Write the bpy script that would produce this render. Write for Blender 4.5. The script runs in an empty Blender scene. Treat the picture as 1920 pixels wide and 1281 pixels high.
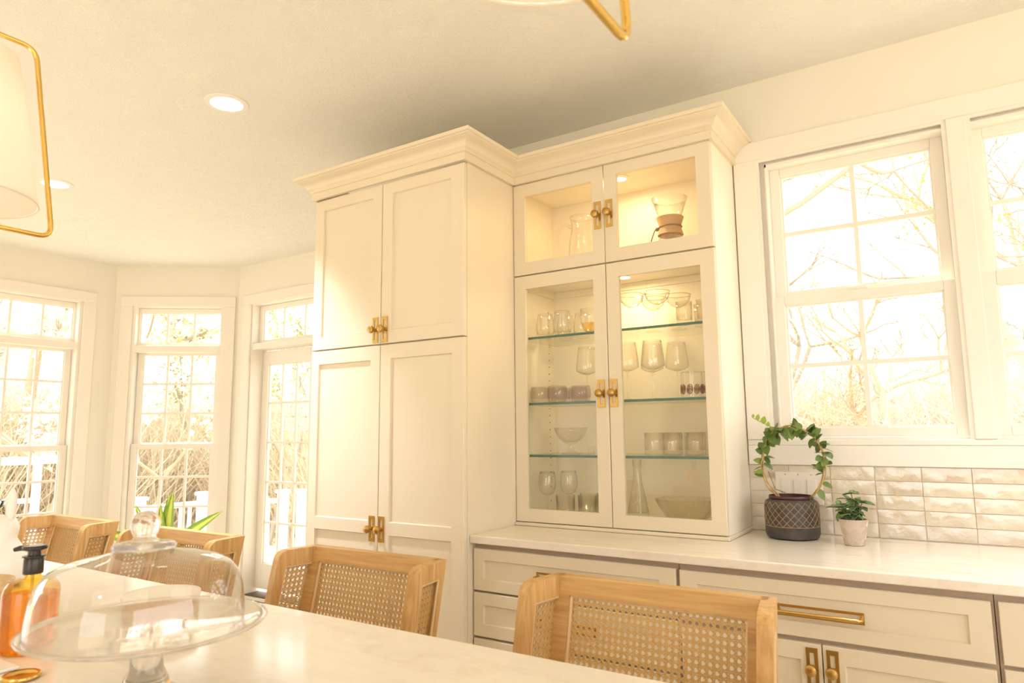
import bpy, bmesh, math, random
from mathutils import Vector, Matrix
import numpy as np
random.seed(7)
rng = np.random.default_rng(7)
S = bpy.context.scene
COL = S.collection
PI = math.pi

# ------------------------------------------------------------------ camera
cam_d = bpy.data.cameras.new('camera')
cam = bpy.data.objects.new('camera', cam_d)
COL.objects.link(cam)
S.camera = cam
yaw, pitch, roll = 0.5752, 0.1306, -0.0098
fw = Vector((-math.sin(yaw)*math.cos(pitch), math.cos(yaw)*math.cos(pitch), math.sin(pitch)))
r0 = Vector((math.cos(yaw), math.sin(yaw), 0))
u0 = r0.cross(fw)
rt = r0*math.cos(roll) + u0*math.sin(roll)
up = u0*math.cos(roll) - r0*math.sin(roll)
cam.matrix_world = Matrix(((rt.x, up.x, -fw.x, 1.606), (rt.y, up.y, -fw.y, -2.133),
                           (rt.z, up.z, -fw.z, 1.302), (0, 0, 0, 1)))
cam_d.sensor_width = 36
cam_d.lens = 1289.3*36/1920
cam_d.clip_start = 0.02
cam_d.dof.use_dof = True
cam_d.dof.focus_distance = 2.75
cam_d.dof.aperture_fstop = 6.3

# ------------------------------------------------------------------ world, sun, exposure
w = bpy.data.worlds.new('world')
S.world = w
w.use_nodes = True
bg = w.node_tree.nodes['Background']
bg.inputs[0].default_value = (1.0, 0.98, 1.0, 1)
bg.inputs[1].default_value = 8.0
sun_d = bpy.data.lights.new('sun', 'SUN')
sun_d.energy = 24.0
sun_d.color = (1.0, 0.90, 0.72)
sun_d.angle = math.radians(0.6)
sun = bpy.data.objects.new('sun', sun_d)
COL.objects.link(sun)
sun.rotation_euler = Vector((0.55, -0.21, -0.81)).to_track_quat('-Z', 'Y').to_euler()
S.view_settings.view_transform = 'Standard'
S.view_settings.look = 'None'
S.view_settings.exposure = -1.02
S.view_settings.gamma = 1.0
S.view_settings.use_curve_mapping = False
S.cycles.max_bounces = 14
S.cycles.transparent_max_bounces = 24
S.cycles.transmission_bounces = 12
S.cycles.diffuse_bounces = 6
S.cycles.glossy_bounces = 5
S.cycles.sample_clamp_indirect = 6.0
S.cycles.use_denoising = True
LAMP = (1.0, 1.0, 1.08)
CAN_W, REAR_W, PEND_W, PUCK_W = 26.0, 54.0, 9.0, 4.8

# ------------------------------------------------------------------ materials
def mat(name, base=(0.8, 0.8, 0.8), rough=0.5, metal=0.0, spec=0.5, trans=0.0, ior=1.45, emit=None, estr=0.0, coat=0.0, sss=None):
    m = bpy.data.materials.new(name)
    m.use_nodes = True
    b = m.node_tree.nodes['Principled BSDF']
    b.inputs['Base Color'].default_value = (*base, 1)
    b.inputs['Roughness'].default_value = rough
    b.inputs['Metallic'].default_value = metal
    b.inputs['Specular IOR Level'].default_value = spec
    b.inputs['Transmission Weight'].default_value = trans
    b.inputs['IOR'].default_value = ior
    b.inputs['Coat Weight'].default_value = coat
    if emit:
        b.inputs['Emission Color'].default_value = (*emit, 1)
        b.inputs['Emission Strength'].default_value = estr
    return m

def N(m, t, **kw):
    n = m.node_tree.nodes.new(t)
    for k, v in kw.items():
        if k in n.inputs:
            n.inputs[k].default_value = v
        else:
            setattr(n, k, v)
    return n

def L(m, a, b):
    m.node_tree.links.new(a, b)

def bsdf(m):
    return m.node_tree.nodes['Principled BSDF']

def coords(m, scale=(1, 1, 1), out='Object'):
    tc = N(m, 'ShaderNodeTexCoord')
    mp = N(m, 'ShaderNodeMapping')
    mp.inputs['Scale'].default_value = scale
    L(m, tc.outputs[out], mp.inputs['Vector'])
    return mp.outputs['Vector']

def bump(m, height, strength, dist):
    b = N(m, 'ShaderNodeBump')
    b.inputs['Strength'].default_value = strength
    b.inputs['Distance'].default_value = dist
    L(m, height, b.inputs['Height'])
    L(m, b.outputs['Normal'], bsdf(m).inputs['Normal'])

def ramp(m, fac, stops):
    r = N(m, 'ShaderNodeValToRGB')
    el = r.color_ramp.elements
    while len(el) < len(stops):
        el.new(0.5)
    for e, (p, c) in zip(el, stops):
        e.position = p
        e.color = (*c, 1)
    L(m, fac, r.inputs['Fac'])
    return r.outputs['Color']

def paint(name, base, rough, bs=0.08, scale=220):
    m = mat(name, base, rough)
    n = N(m, 'ShaderNodeTexNoise', Scale=scale, Detail=2.0)
    L(m, coords(m), n.inputs['Vector'])
    bump(m, n.outputs['Fac'], bs, 0.001)
    return m

M = {}
M['wall'] = paint('wall_paint', (0.83, 0.805, 0.725), 0.55, 0.15, 160)
M['trim'] = paint('trim_paint', (0.86, 0.83, 0.77), 0.35, 0.03)
M['cab'] = paint('cabinet_paint', (0.755, 0.675, 0.52), 0.36, 0.03)
M['cabin'] = paint('cabinet_interior', (0.88, 0.82, 0.70), 0.4, 0.03)
M['frame'] = paint('face_frame_shaded', (0.46, 0.37, 0.28), 0.45, 0.03)  # cabinet paint darkened: shade behind the fronts is put into the colour
# hand-textured ceiling
m = M['ceil'] = mat('ceiling_paint', (0.87, 0.87, 0.83), 0.7)
v = coords(m)
n1 = N(m, 'ShaderNodeTexNoise', Scale=6.0, Detail=2.0)
L(m, v, n1.inputs['Vector'])
mx = N(m, 'ShaderNodeMixRGB', Fac=0.12)
L(m, v, mx.inputs[1]); L(m, n1.outputs['Color'], mx.inputs[2])
n2 = N(m, 'ShaderNodeTexNoise', Scale=75.0, Detail=3.0, Roughness=0.6, Distortion=2.4)
L(m, mx.outputs[0], n2.inputs['Vector'])
bump(m, n2.outputs['Fac'], 0.55, 0.010)
# quartzite
m = M['stone'] = mat('quartzite', (0.8, 0.74, 0.62), 0.12)
v = coords(m)
n1 = N(m, 'ShaderNodeTexNoise', Scale=2.2, Detail=8.0, Roughness=0.62, Distortion=1.6)
n2 = N(m, 'ShaderNodeTexNoise', Scale=26.0, Detail=5.0, Roughness=0.6)
L(m, coords(m, (0.6, 2.6, 2.0)), n1.inputs['Vector']); L(m, v, n2.inputs['Vector'])
ma = N(m, 'ShaderNodeMath', operation='MULTIPLY_ADD'); ma.inputs[1].default_value = 0.35
L(m, n2.outputs['Fac'], ma.inputs[0]); L(m, n1.outputs['Fac'], ma.inputs[2])
L(m, ramp(m, ma.outputs[0], [(0.38, (0.58, 0.49, 0.37)), (0.52, (0.75, 0.68, 0.56)), (0.66, (0.82, 0.765, 0.66)), (0.9, (0.77, 0.71, 0.60))]), bsdf(m).inputs['Base Color'])
# oak-like wood
def wood(name, c0, c1, c2, axis='Z', rough=0.5):
    m = mat(name, c1, rough)
    sc = {'X': (1.2, 22, 22), 'Y': (22, 1.2, 22), 'Z': (22, 22, 1.2)}[axis]
    n1 = N(m, 'ShaderNodeTexNoise', Scale=3.0, Detail=6.0, Roughness=0.6, Distortion=0.4)
    L(m, coords(m, sc), n1.inputs['Vector'])
    L(m, ramp(m, n1.outputs['Fac'], [(0.28, c0), (0.5, c1), (0.74, c2)]), bsdf(m).inputs['Base Color'])
    bump(m, n1.outputs['Fac'], 0.12, 0.002)
    return m
OAK = ((0.40, 0.215, 0.065), (0.55, 0.325, 0.115), (0.66, 0.44, 0.19))
M['oak_x'] = wood('oak_along_x', *OAK, axis='X')
M['oak_z'] = wood('oak_along_z', *OAK, axis='Z')
M['bowlwood'] = wood('bowl_wood', (0.55, 0.36, 0.16), (0.68, 0.48, 0.25), (0.76, 0.58, 0.34), 'X')
M['floor'] = wood('oak_floor', (0.58, 0.49, 0.37), (0.68, 0.59, 0.46), (0.74, 0.66, 0.54), 'X', 0.3)
M['cane'] = mat('cane', (0.62, 0.41, 0.16), 0.5)
M['bead'] = mat('cane_bead', (0.72, 0.53, 0.29), 0.45)
M['brass'] = mat('brushed_brass', (0.62, 0.41, 0.13), 0.26, 1.0)
M['brass2'] = mat('satin_brass', (0.50, 0.32, 0.10), 0.34, 1.0)
M['gold'] = mat('polished_gold', (0.74, 0.50, 0.14), 0.18, 1.0)
M['dark'] = mat('dark_metal', (0.12, 0.09, 0.06), 0.4, 0.6)
M['white'] = mat('white_ceramic', (0.88, 0.85, 0.80), 0.18)
M['plastic'] = mat('white_plastic', (0.84, 0.79, 0.70), 0.3)
M['blackp'] = mat('black_plastic', (0.03, 0.022, 0.017), 0.22)
M['grout'] = mat('grout', (0.70, 0.60, 0.46), 0.8)
m = M['tile'] = mat('glazed_tile', (0.80, 0.72, 0.58), 0.06, coat=1.0, ior=1.6)
oi = N(m, 'ShaderNodeObjectInfo')
L(m, ramp(m, oi.outputs['Random'], [(0.0, (0.62, 0.54, 0.42)), (0.5, (0.69, 0.61, 0.48)), (1.0, (0.74, 0.665, 0.54))]), bsdf(m).inputs['Base Color'])
n1 = N(m, 'ShaderNodeTexNoise', Scale=44.0, Detail=4.0, Distortion=0.6)
ad = N(m, 'ShaderNodeVectorMath', operation='ADD')
L(m, coords(m), ad.inputs[0]); L(m, oi.outputs['Location'], ad.inputs[1])
L(m, ad.outputs[0], n1.inputs['Vector'])
bump(m, n1.outputs['Fac'], 0.30, 0.006)

def thin_glass(name, tint=(1, 1, 1), refl=1.0, ior=1.5):
    """window glass: clear, tinted, with Fresnel reflections"""
    m = bpy.data.materials.new(name)
    m.use_nodes = True
    nt = m.node_tree
    nt.nodes.remove(nt.nodes['Principled BSDF'])
    out = nt.nodes['Material Output']
    t = N(m, 'ShaderNodeBsdfTransparent'); t.inputs[0].default_value = (*tint, 1)
    g = N(m, 'ShaderNodeBsdfGlossy'); g.inputs['Roughness'].default_value = 0.0
    f = N(m, 'ShaderNodeFresnel')
    # same air-to-glass Fresnel from both sides of the thin wall
    ge = N(m, 'ShaderNodeNewGeometry')
    mr = N(m, 'ShaderNodeMapRange'); mr.inputs['To Min'].default_value = ior; mr.inputs['To Max'].default_value = 1/ior
    L(m, ge.outputs['Backfacing'], mr.inputs['Value']); L(m, mr.outputs[0], f.inputs['IOR'])
    mu = N(m, 'ShaderNodeMath', operation='MULTIPLY'); mu.inputs[1].default_value = refl
    L(m, f.outputs[0], mu.inputs[0])
    x = N(m, 'ShaderNodeMixShader')
    L(m, mu.outputs[0], x.inputs[0]); L(m, t.outputs[0], x.inputs[1]); L(m, g.outputs[0], x.inputs[2])
    L(m, x.outputs[0], out.inputs[0])
    return m
M['pane'] = thin_glass('window_glass', (0.985, 0.985, 0.97), 0.8)
M['cpane'] = thin_glass('cabinet_glass', (0.98, 0.975, 0.95), 0.9)
M['shelf'] = thin_glass('shelf_glass', (0.965, 0.985, 0.965), 0.9)
m = M['shelfedge'] = mat('shelf_glass_edge', (0.05, 0.16, 0.13), 0.1)

def clear_glass(name, tint=(1, 1, 1), k=0.55, rough=0.0):
    """table glass: refracting glass, part of the light passing straight as through a thin wall"""
    m = bpy.data.materials.new(name)
    m.use_nodes = True
    nt = m.node_tree
    nt.nodes.remove(nt.nodes['Principled BSDF'])
    out = nt.nodes['Material Output']
    g = N(m, 'ShaderNodeBsdfGlass'); g.inputs['Color'].default_value = (*tint, 1)
    g.inputs['IOR'].default_value = 1.48; g.inputs['Roughness'].default_value = rough
    t = N(m, 'ShaderNodeBsdfTransparent'); t.inputs[0].default_value = (*tint, 1)
    x = N(m, 'ShaderNodeMixShader'); x.inputs[0].default_value = k
    L(m, t.outputs[0], x.inputs[1]); L(m, g.outputs[0], x.inputs[2])
    L(m, x.outputs[0], out.inputs[0])
    return m
M['glass'] = thin_glass('drinking_glass', (0.992, 0.988, 0.975), 1.75, 1.5)
M['glasst'] = thin_glass('textured_glass', (0.985, 0.972, 0.945), 1.6, 1.55)
M['smoke'] = thin_glass('smoked_glass', (0.90, 0.875, 0.865), 1.4, 1.5)
M['dome'] = thin_glass('dome_glass', (0.975, 0.97, 0.955), 1.9, 1.5)
M['solidglass'] = clear_glass('solid_glass', (0.995, 0.99, 0.985), 0.9)
M['plateglass'] = clear_glass('plate_glass', (0.985, 0.98, 0.97), 0.75)
M['amberglass'] = clear_glass('amber_tint_glass', (0.97, 0.84, 0.50), 0.5)
M['amber'] = thin_glass('amber_bottle', (0.93, 0.73, 0.24), 1.3, 1.5)
M['soap'] = clear_glass('amber_liquid', (0.96, 0.70, 0.10), 0.4)
M['canister'] = mat('tan_canister', (0.52, 0.25, 0.08), 0.3)
M['lid'] = mat('pale_lid', (0.85, 0.80, 0.70), 0.3)
M['collarwood'] = mat('collar_wood', (0.50, 0.33, 0.18), 0.5)
M['leather'] = mat('leather_cord', (0.22, 0.11, 0.05), 0.6)
M['print'] = mat('brown_print', (0.23, 0.08, 0.04), 0.5)
M['lens'] = mat('lamp_lens', (1, 1, 1), 0.5, emit=(1.0, 0.93, 0.80), estr=9.0)
M['puck'] = mat('puck_lens', (1, 1, 1), 0.5, emit=(1.0, 0.85, 0.58), estr=10.0)
M['bulb'] = mat('bulb', (1, 1, 1), 0.5, emit=(1.0, 0.84, 0.60), estr=12.0)
# linen shade: diffuse + translucent
m = M['shade'] = bpy.data.materials.new('linen_shade'); m.use_nodes = True
nt = m.node_tree; nt.nodes.remove(nt.nodes['Principled BSDF'])
d = N(m, 'ShaderNodeBsdfDiffuse'); d.inputs[0].default_value = (0.90, 0.86, 0.79, 1)
t = N(m, 'ShaderNodeBsdfTranslucent'); t.inputs[0].default_value = (0.92, 0.86, 0.76, 1)
x = N(m, 'ShaderNodeMixShader'); x.inputs[0].default_value = 0.5
L(m, d.outputs[0], x.inputs[1]); L(m, t.outputs[0], x.inputs[2]); L(m, x.outputs[0], nt.nodes['Material Output'].inputs[0])
# dark pot with worn crossing gold lines
m = M['darkpot'] = mat('dark_pot', (0.05, 0.042, 0.038), 0.45)
n1 = N(m, 'ShaderNodeTexNoise', Scale=30.0, Detail=5.0)
L(m, coords(m), n1.inputs['Vector'])
L(m, ramp(m, n1.outputs['Fac'], [(0.3, (0.035, 0.03, 0.028)), (0.8, (0.085, 0.075, 0.068))]), bsdf(m).inputs['Base Color'])
M['potline'] = mat('worn_gold_line', (0.42, 0.27, 0.12), 0.5, 0.35)
M['potrim'] = mat('maroon_rim', (0.07, 0.02, 0.016), 0.35)
M['taupe'] = mat('taupe_pot', (0.52, 0.42, 0.345), 0.6)
M['taupeline'] = mat('pale_pot_line', (0.78, 0.69, 0.60), 0.6)
M['soil'] = mat('soil', (0.07, 0.045, 0.03), 0.9)
def leafmat(name, a, b, c, rough=0.35):
    m = mat(name, b, rough)
    oi = N(m, 'ShaderNodeObjectInfo')
    L(m, ramp(m, oi.outputs['Random'], [(0.0, a), (0.5, b), (1.0, c)]), bsdf(m).inputs['Base Color'])
    return m
M['leaf'] = leafmat('hoya_leaf', (0.085, 0.15, 0.03), (0.125, 0.20, 0.04), (0.20, 0.28, 0.06), 0.4)
M['leafy'] = mat('young_leaf', (0.30, 0.42, 0.05), 0.4)
M['jade'] = leafmat('jade_leaf', (0.075, 0.145, 0.05), (0.115, 0.195, 0.065), (0.17, 0.26, 0.06), 0.3)
M['stem'] = mat('tan_vine', (0.52, 0.36, 0.15), 0.6)
M['stemg'] = mat('brown_stem', (0.22, 0.17, 0.09), 0.7)
m = M['drac'] = mat('striped_leaf', (0.4, 0.55, 0.06), 0.35)
uvn = N(m, 'ShaderNodeUVMap'); sx = N(m, 'ShaderNodeSeparateXYZ')
L(m, uvn.outputs[0], sx.inputs[0])
L(m, ramp(m, sx.outputs[0], [(0.0, (0.16, 0.30, 0.02)), (0.27, (0.20, 0.36, 0.03)), (0.36, (0.60, 0.66, 0.10)), (0.64, (0.60, 0.66, 0.10)), (0.73, (0.20, 0.36, 0.03)), (1.0, (0.16, 0.30, 0.02))]), bsdf(m).inputs['Base Color'])
M['darkleaf'] = mat('dark_needle', (0.03, 0.05, 0.02), 0.6)
# outdoors
M['ext'] = mat('white_exterior', (0.85, 0.84, 0.82), 0.5)
M['deck'] = mat('deck_boards', (0.50, 0.43, 0.34), 0.7)
m = M['ground'] = mat('dry_ground', (0.4, 0.32, 0.2), 0.9)
n1 = N(m, 'ShaderNodeTexNoise', Scale=1.5, Detail=8.0, Roughness=0.7)
L(m, coords(m), n1.inputs['Vector'])
L(m, ramp(m, n1.outputs['Fac'], [(0.3, (0.46, 0.38, 0.25)), (0.7, (0.66, 0.56, 0.40))]), bsdf(m).inputs['Base Color'])
M['bark'] = mat('grey_bark', (0.42, 0.38, 0.31), 0.9)
M['barkl'] = mat('tan_bark', (0.52, 0.43, 0.30), 0.9)
M['brush'] = mat('dry_twigs', (0.78, 0.69, 0.53), 0.9)
M['blossom'] = mat('white_blossom', (0.86, 0.85, 0.76), 0.8)
M['yleaf'] = mat('spring_leaf', (0.42, 0.45, 0.14), 0.8)

# ------------------------------------------------------------------ mesh helpers
class MB:
    def __init__(s):
        s.v = []; s.f = []; s.uv = None
    def add(s, vs, fs):
        o = len(s.v)
        s.v += [tuple(v) for v in vs]
        s.f += [tuple(i+o for i in f) for f in fs]
        return s
    def box(s, x0, x1, y0, y1, z0, z1):
        if x0 > x1: x0, x1 = x1, x0
        if y0 > y1: y0, y1 = y1, y0
        if z0 > z1: z0, z1 = z1, z0
        return s.add([(x0, y0, z0), (x1, y0, z0), (x1, y1, z0), (x0, y1, z0), (x0, y0, z1), (x1, y0, z1), (x1, y1, z1), (x0, y1, z1)],
                     [(0, 3, 2, 1), (4, 5, 6, 7), (0, 1, 5, 4), (1, 2, 6, 5), (2, 3, 7, 6), (3, 0, 4, 7)])
    def cbox(s, x0, x1, y0, y1, z0, z1, b=0.003):
        """box with chamfered edges"""
        bm = bmesh.new()
        bmesh.ops.create_cube(bm, size=1)
        for v in bm.verts:
            v.co = Vector(((x0+x1)/2+v.co.x*(x1-x0), (y0+y1)/2+v.co.y*(y1-y0), (z0+z1)/2+v.co.z*(z1-z0)))
        bmesh.ops.bevel(bm, geom=bm.edges[:], offset=b, segments=2, profile=0.5, affect='EDGES')
        bm.verts.index_update()
        s.add([v.co[:] for v in bm.verts], [[v.index for v in f.verts] for f in bm.faces])
        bm.free()
        return s
    def tube(s, path, r, n=8, closed=False, caps=True):
        P = [Vector(p) for p in path]
        rs = r if isinstance(r, (list, tuple)) else [r]*len(P)
        vs = []; fs = []
        prev = None
        K = len(P)
        for i, p in enumerate(P):
            if closed:
                t = (P[(i+1) % K]-P[i-1])
            else:
                t = P[min(i+1, K-1)]-P[max(i-1, 0)]
            t.normalize()
            if prev is None:
                a = Vector((0, 0, 1)) if abs(t.z) < 0.9 else Vector((1, 0, 0))
                nx = t.cross(a).normalized()
            else:
                nx = (prev - t*prev.dot(t)).normalized()
            prev = nx
            ny = t.cross(nx)
            for k in range(n):
                a = 2*PI*k/n
                vs.append(p+(nx*math.cos(a)+ny*math.sin(a))*rs[i])
        for i in range(K if closed else K-1):
            j = (i+1) % K
            for k in range(n):
                fs.append((i*n+k, i*n+(k+1) % n, j*n+(k+1) % n, j*n+k))
        if caps and not closed:
            fs.append(tuple(range(n-1, -1, -1)))
            fs.append(tuple(range((K-1)*n, K*n)))
        return s.add(vs, fs)
    def lathe(s, prof, n=28, c=(0, 0, 0), closed=False, mod=None):
        """prof: (r, z) list; r=0 ends become poles"""
        vs = []; fs = []; idx = []
        for r, z in prof:
            if r <= 1e-6:
                idx.append([len(vs)]); vs.append((c[0], c[1], c[2]+z))
            else:
                row = []
                for k in range(n):
                    a = 2*PI*k/n
                    rr = r*(mod(a, z) if mod else 1)
                    row.append(len(vs)); vs.append((c[0]+rr*math.cos(a), c[1]+rr*math.sin(a), c[2]+z))
                idx.append(row)
        rng_ = range(len(idx) if closed else len(idx)-1)
        for i in rng_:
            a, b = idx[i], idx[(i+1) % len(idx)]
            for k in range(n):
                k2 = (k+1) % n
                if len(a) == 1 and len(b) == 1: continue
                if len(a) == 1: fs.append((a[0], b[k2], b[k]))
                elif len(b) == 1: fs.append((a[k], a[k2], b[0]))
                else: fs.append((a[k], a[k2], b[k2], b[k]))
        return s.add(vs, fs)
    def ball(s, c, r, n=16, sc=(1, 1, 1)):
        pr = [(r*math.sin(PI*i/8), -r*math.cos(PI*i/8)) for i in range(9)]
        pr[0] = (0, -r); pr[8] = (0, r)
        o = len(s.v)
        s.lathe(pr, n)
        for i in range(o, len(s.v)):
            v = s.v[i]
            s.v[i] = (c[0]+v[0]*sc[0], c[1]+v[1]*sc[1], c[2]+v[2]*sc[2])
        return s
    def ring(s, outer, inner, t0, t1, fn):
        """plate with a hole: outer/inner 2-D loops of equal length, thickness t0..t1; fn(u, v, t) -> xyz"""
        k = len(outer)
        vs = [fn(u, v, t0) for u, v in outer]+[fn(u, v, t0) for u, v in inner]+[fn(u, v, t1) for u, v in outer]+[fn(u, v, t1) for u, v in inner]
        fs = []
        for i in range(k):
            j = (i+1) % k
            fs += [(i, j, k+j, k+i), (2*k+j, 2*k+i, 3*k+i, 3*k+j), (j, i, 2*k+i, 2*k+j), (k+i, k+j, 3*k+j, 3*k+i)]
        return s.add(vs, fs)
    def xf(s, fn):
        s.v = [tuple(fn(*v)) for v in s.v]
        return s
    def build(s, name, m, parent=None, off=None, smooth=False, kind=None):
        me = bpy.data.meshes.new(name)
        if off is not None:
            vs = [(a-off[0], b-off[1], c-off[2]) for a, b, c in s.v]
        else:
            vs = s.v
        me.from_pydata(vs, [], s.f)
        bm = bmesh.new(); bm.from_mesh(me)
        bmesh.ops.recalc_face_normals(bm, faces=bm.faces[:])
        bm.to_mesh(me); bm.free()
        me.materials.append(M[m] if isinstance(m, str) else m)
        if smooth:
            me.shade_smooth()
            if smooth != 'all':
                me.set_sharp_from_angle(angle=math.radians(38))
        return link(name, me, parent, kind)

def link(name, me, parent=None, kind=None, mw=None):
    o = bpy.data.objects.new(name, me)
    COL.objects.link(o)
    if parent is not None: o.parent = parent
    if kind: o['kind'] = kind
    if mw is not None: o.matrix_local = mw
    return o

def thing(name, label, cat, loc=(0, 0, 0), group=None, rz=0):
    o = bpy.data.objects.new(name, None)
    COL.objects.link(o)
    o.location = loc; o.rotation_euler = (0, 0, rz)
    o.empty_display_size = 0.1
    o['label'] = label; o['category'] = cat
    if group: o['group'] = group
    return o

def struct(name, loc=(0, 0, 0), rz=0):
    o = bpy.data.objects.new(name, None)
    COL.objects.link(o)
    o.location = loc; o.rotation_euler = (0, 0, rz)
    o['kind'] = 'structure'
    return o

def dup(root, loc, label, rz=0):
    r = root.copy(); COL.objects.link(r); r.location = loc; r.rotation_euler = (0, 0, rz); r['label'] = label
    for ch in list(root.children):
        c = ch.copy(); COL.objects.link(c); c.parent = r
        for g in list(ch.children):
            d = g.copy(); COL.objects.link(d); d.parent = c
    return r

def shaker(mb, x0, x1, z0, z1, yf, th, panels, depth=0.009, ch=0.002, hole=False, slope=0.003):
    """front with recessed panels (or holes) facing -y; panels: list of (xa, xb, za, zb) stacked in z, same xa, xb"""
    xa, xb = panels[0][0], panels[0][1]
    xs = [x0+ch, xa, xb, x1-ch]
    zs = [z0+ch]
    for p in panels: zs += [p[2], p[3]]
    zs.append(z1-ch)
    vs = []; fs = []
    nx, nz = 4, len(zs)
    for z in zs:
        for x in xs: vs.append((x, yf, z))
    for j in range(nz-1):
        for i in range(3):
            if i == 1 and j % 2 == 1: continue
            a = j*nx+i
            fs.append((a, a+1, a+nx+1, a+nx))
    # outer chamfer and sides
    o = len(vs)
    ob = [(x0, z0), (x1, z0), (x1, z1), (x0, z1)]
    fr = [0, 3, (nz-1)*nx+3, (nz-1)*nx]
    vs += [(x, yf+ch, z) for x, z in ob]
    vs += [(x, yf+th, z) for x, z in ob]
    for k in range(4):
        k2 = (k+1) % 4
        fs.append((fr[k2], fr[k], o+k, o+k2))
        fs.append((o+k2, o+k, o+4+k, o+4+k2))
    if not hole:
        fs.append((o+4, o+7, o+6, o+5))
        for p in panels:
            q = len(vs)
            pa, pb, za, zb = p
            yd = yf+depth
            vs += [(pa, yf, za), (pb, yf, za), (pb, yf, zb), (pa, yf, zb)]
            vs += [(pa+slope, yd, za+slope), (pb-slope, yd, za+slope), (pb-slope, yd, zb-slope), (pa+slope, yd, zb-slope)]
            for k in range(4):
                k2 = (k+1) % 4
                fs.append((q+k, q+k2, q+4+k2, q+4+k))
            fs.append((q+4, q+5, q+6, q+7))
    else:
        p = panels[0]
        q = len(vs)
        pa, pb, za, zb = p
        vs += [(pa, yf, za), (pb, yf, za), (pb, yf, zb), (pa, yf, zb)]
        vs += [(pa, yf+th, za), (pb, yf+th, za), (pb, yf+th, zb), (pa, yf+th, zb)]
        for k in range(4):
            k2 = (k+1) % 4
            fs.append((q+k, q+k2, q+4+k2, q+4+k))
            fs.append((o+4+k, o+4+k2, q+4+k2, q+4+k))
    return mb.add(vs, fs)

def sweep(mb, path, prof):
    """sweep profile [(out, z)] along a 2-D path, mitred; outward = right-hand side of travel"""
    P = [Vector(p) for p in path]
    rows = []
    for i, p in enumerate(P):
        def nrm(a, b):
            d = (b-a).normalized()
            return Vector((d.y, -d.x))
        if i == 0: n = nrm(P[0], P[1]); k = 1
        elif i == len(P)-1: n = nrm(P[-2], P[-1]); k = 1
        else:
            n1, n2 = nrm(P[i-1], P[i]), nrm(P[i], P[i+1])
            n = (n1+n2).normalized(); k = 1/max(n.dot(n1), 0.2)
        rows.append([(p.x+n.x*o*k, p.y+n.y*o*k, z) for o, z in prof])
    vs = [v for r in rows for v in r]
    m_ = len(prof); fs = []
    for i in range(len(rows)-1):
        for j in range(m_):
            j2 = (j+1) % m_
            fs.append((i*m_+j, (i+1)*m_+j, (i+1)*m_+j2, i*m_+j2))
    fs.append(tuple(range(m_))); fs.append(tuple(range((len(rows)-1)*m_, len(rows)*m_)))
    return mb.add(vs, fs)

def light(name, typ, loc, energy, color, parent=None, rot=None, **kw):
    d = bpy.data.lights.new(name, typ)
    d.energy = energy; d.color = color
    for k, v_ in kw.items(): setattr(d, k, v_)
    o = bpy.data.objects.new(name, d); COL.objects.link(o)
    o.location = loc
    if rot: o.rotation_euler = rot
    if parent: o.parent = parent
    return o

# ------------------------------------------------------------------ room shell
ZC = 2.742
XL, YN = -4.35, 1.485          # left wall plane, nook wall plane
XR, YF = 4.3, -5.2             # unseen right wall and wall behind the camera
WB = 0.698                     # kitchen wall plane
WT = 0.16
C1, C2 = (-4.35, 0.86), (-3.55, 1.485)

floor = struct('floor')
fb = MB().box(XL-0.5, XR+0.2, YF-0.2, YN+0.5, -0.12, -0.02)
fb.build('subfloor', 'floor', floor)
k = 0
for i in range(40):
    y = -1.06+i*0.075
    if y > YN-0.08: break
    x = -4.3+random.random()*0.8
    while x < 2.2:
        ln = 1.1+random.random()*0.9
        if y < 0.65 or x < -1.0:
            MB().cbox(x, min(x+ln, 2.4)-0.002, y, y+0.073, -0.02, 0.0, 0.0012).build('plank', 'floor', floor)
            k += 1
        x += ln
MB().box(XL-0.3, XR, YF, -1.062, -0.02, 0.0).build('rear_boards', 'floor', floor)

cp_ = [(XL-WT, YF-WT), (XR+WT, YF-WT), (XR+WT, WB+WT), (-0.905, WB+WT), (-0.905, YN+WT), (C2[0]-0.07, YN+WT), (XL-WT, C1[1]+0.05)]
cl = MB().add([(x, y, ZC) for x, y in cp_]+[(x, y, ZC+0.12) for x, y in cp_],
              [tuple(range(6, -1, -1)), tuple(range(7, 14))]+[(i, (i+1) % 7, 7+(i+1) % 7, 7+i) for i in range(7)]).build('ceiling', 'ceil')
cl['kind'] = 'structure'

def wall_open(name, u0, u1, z1, openings, th, loc, rz):
    """wall in local x (along), y (outwards), with rectangular openings (ua, ub, za, zb)"""
    mb = MB()
    cuts = sorted(openings)
    x = u0
    for ua, ub, za, zb in cuts:
        if ua > x: mb.box(x, ua, 0, th, 0, z1)
        if za > 0: mb.box(ua, ub, 0, th, 0, za)
        if zb < z1: mb.box(ua, ub, 0, th, zb, z1)
        x = ub
    if u1 > x: mb.box(x, u1, 0, th, 0, z1)
    o = mb.build(name, 'wall')
    o.location = loc; o.rotation_euler = (0, 0, rz)
    o['kind'] = 'structure'
    return o

wall_back = wall_open('wall_back', -0.905, XR, ZC, [(0.965, 2.385, 1.262, 2.405)], WT, (0, WB, 0), 0)
wall_return = MB().box(-0.905-0.12, -0.905, WB+0.0, YN, 0, ZC).build('wall_return', 'wall'); wall_return['kind'] = 'structure'
wall_nook = wall_open('wall_nook', -3.55, -0.905, ZC, [(-3.363, -2.40, 0.02, 2.40)], WT, (0, YN, 0), 0)
# chamfer wall
ang = math.atan2(C2[1]-C1[1], C2[0]-C1[0]); CLEN = math.hypot(C2[0]-C1[0], C2[1]-C1[1])
wall_corner = wall_open('wall_corner', -0.06, CLEN+0.06, ZC, [(0.142, 0.908, 0.40, 2.40)], WT, (C1[0], C1[1], 0), ang)
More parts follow.
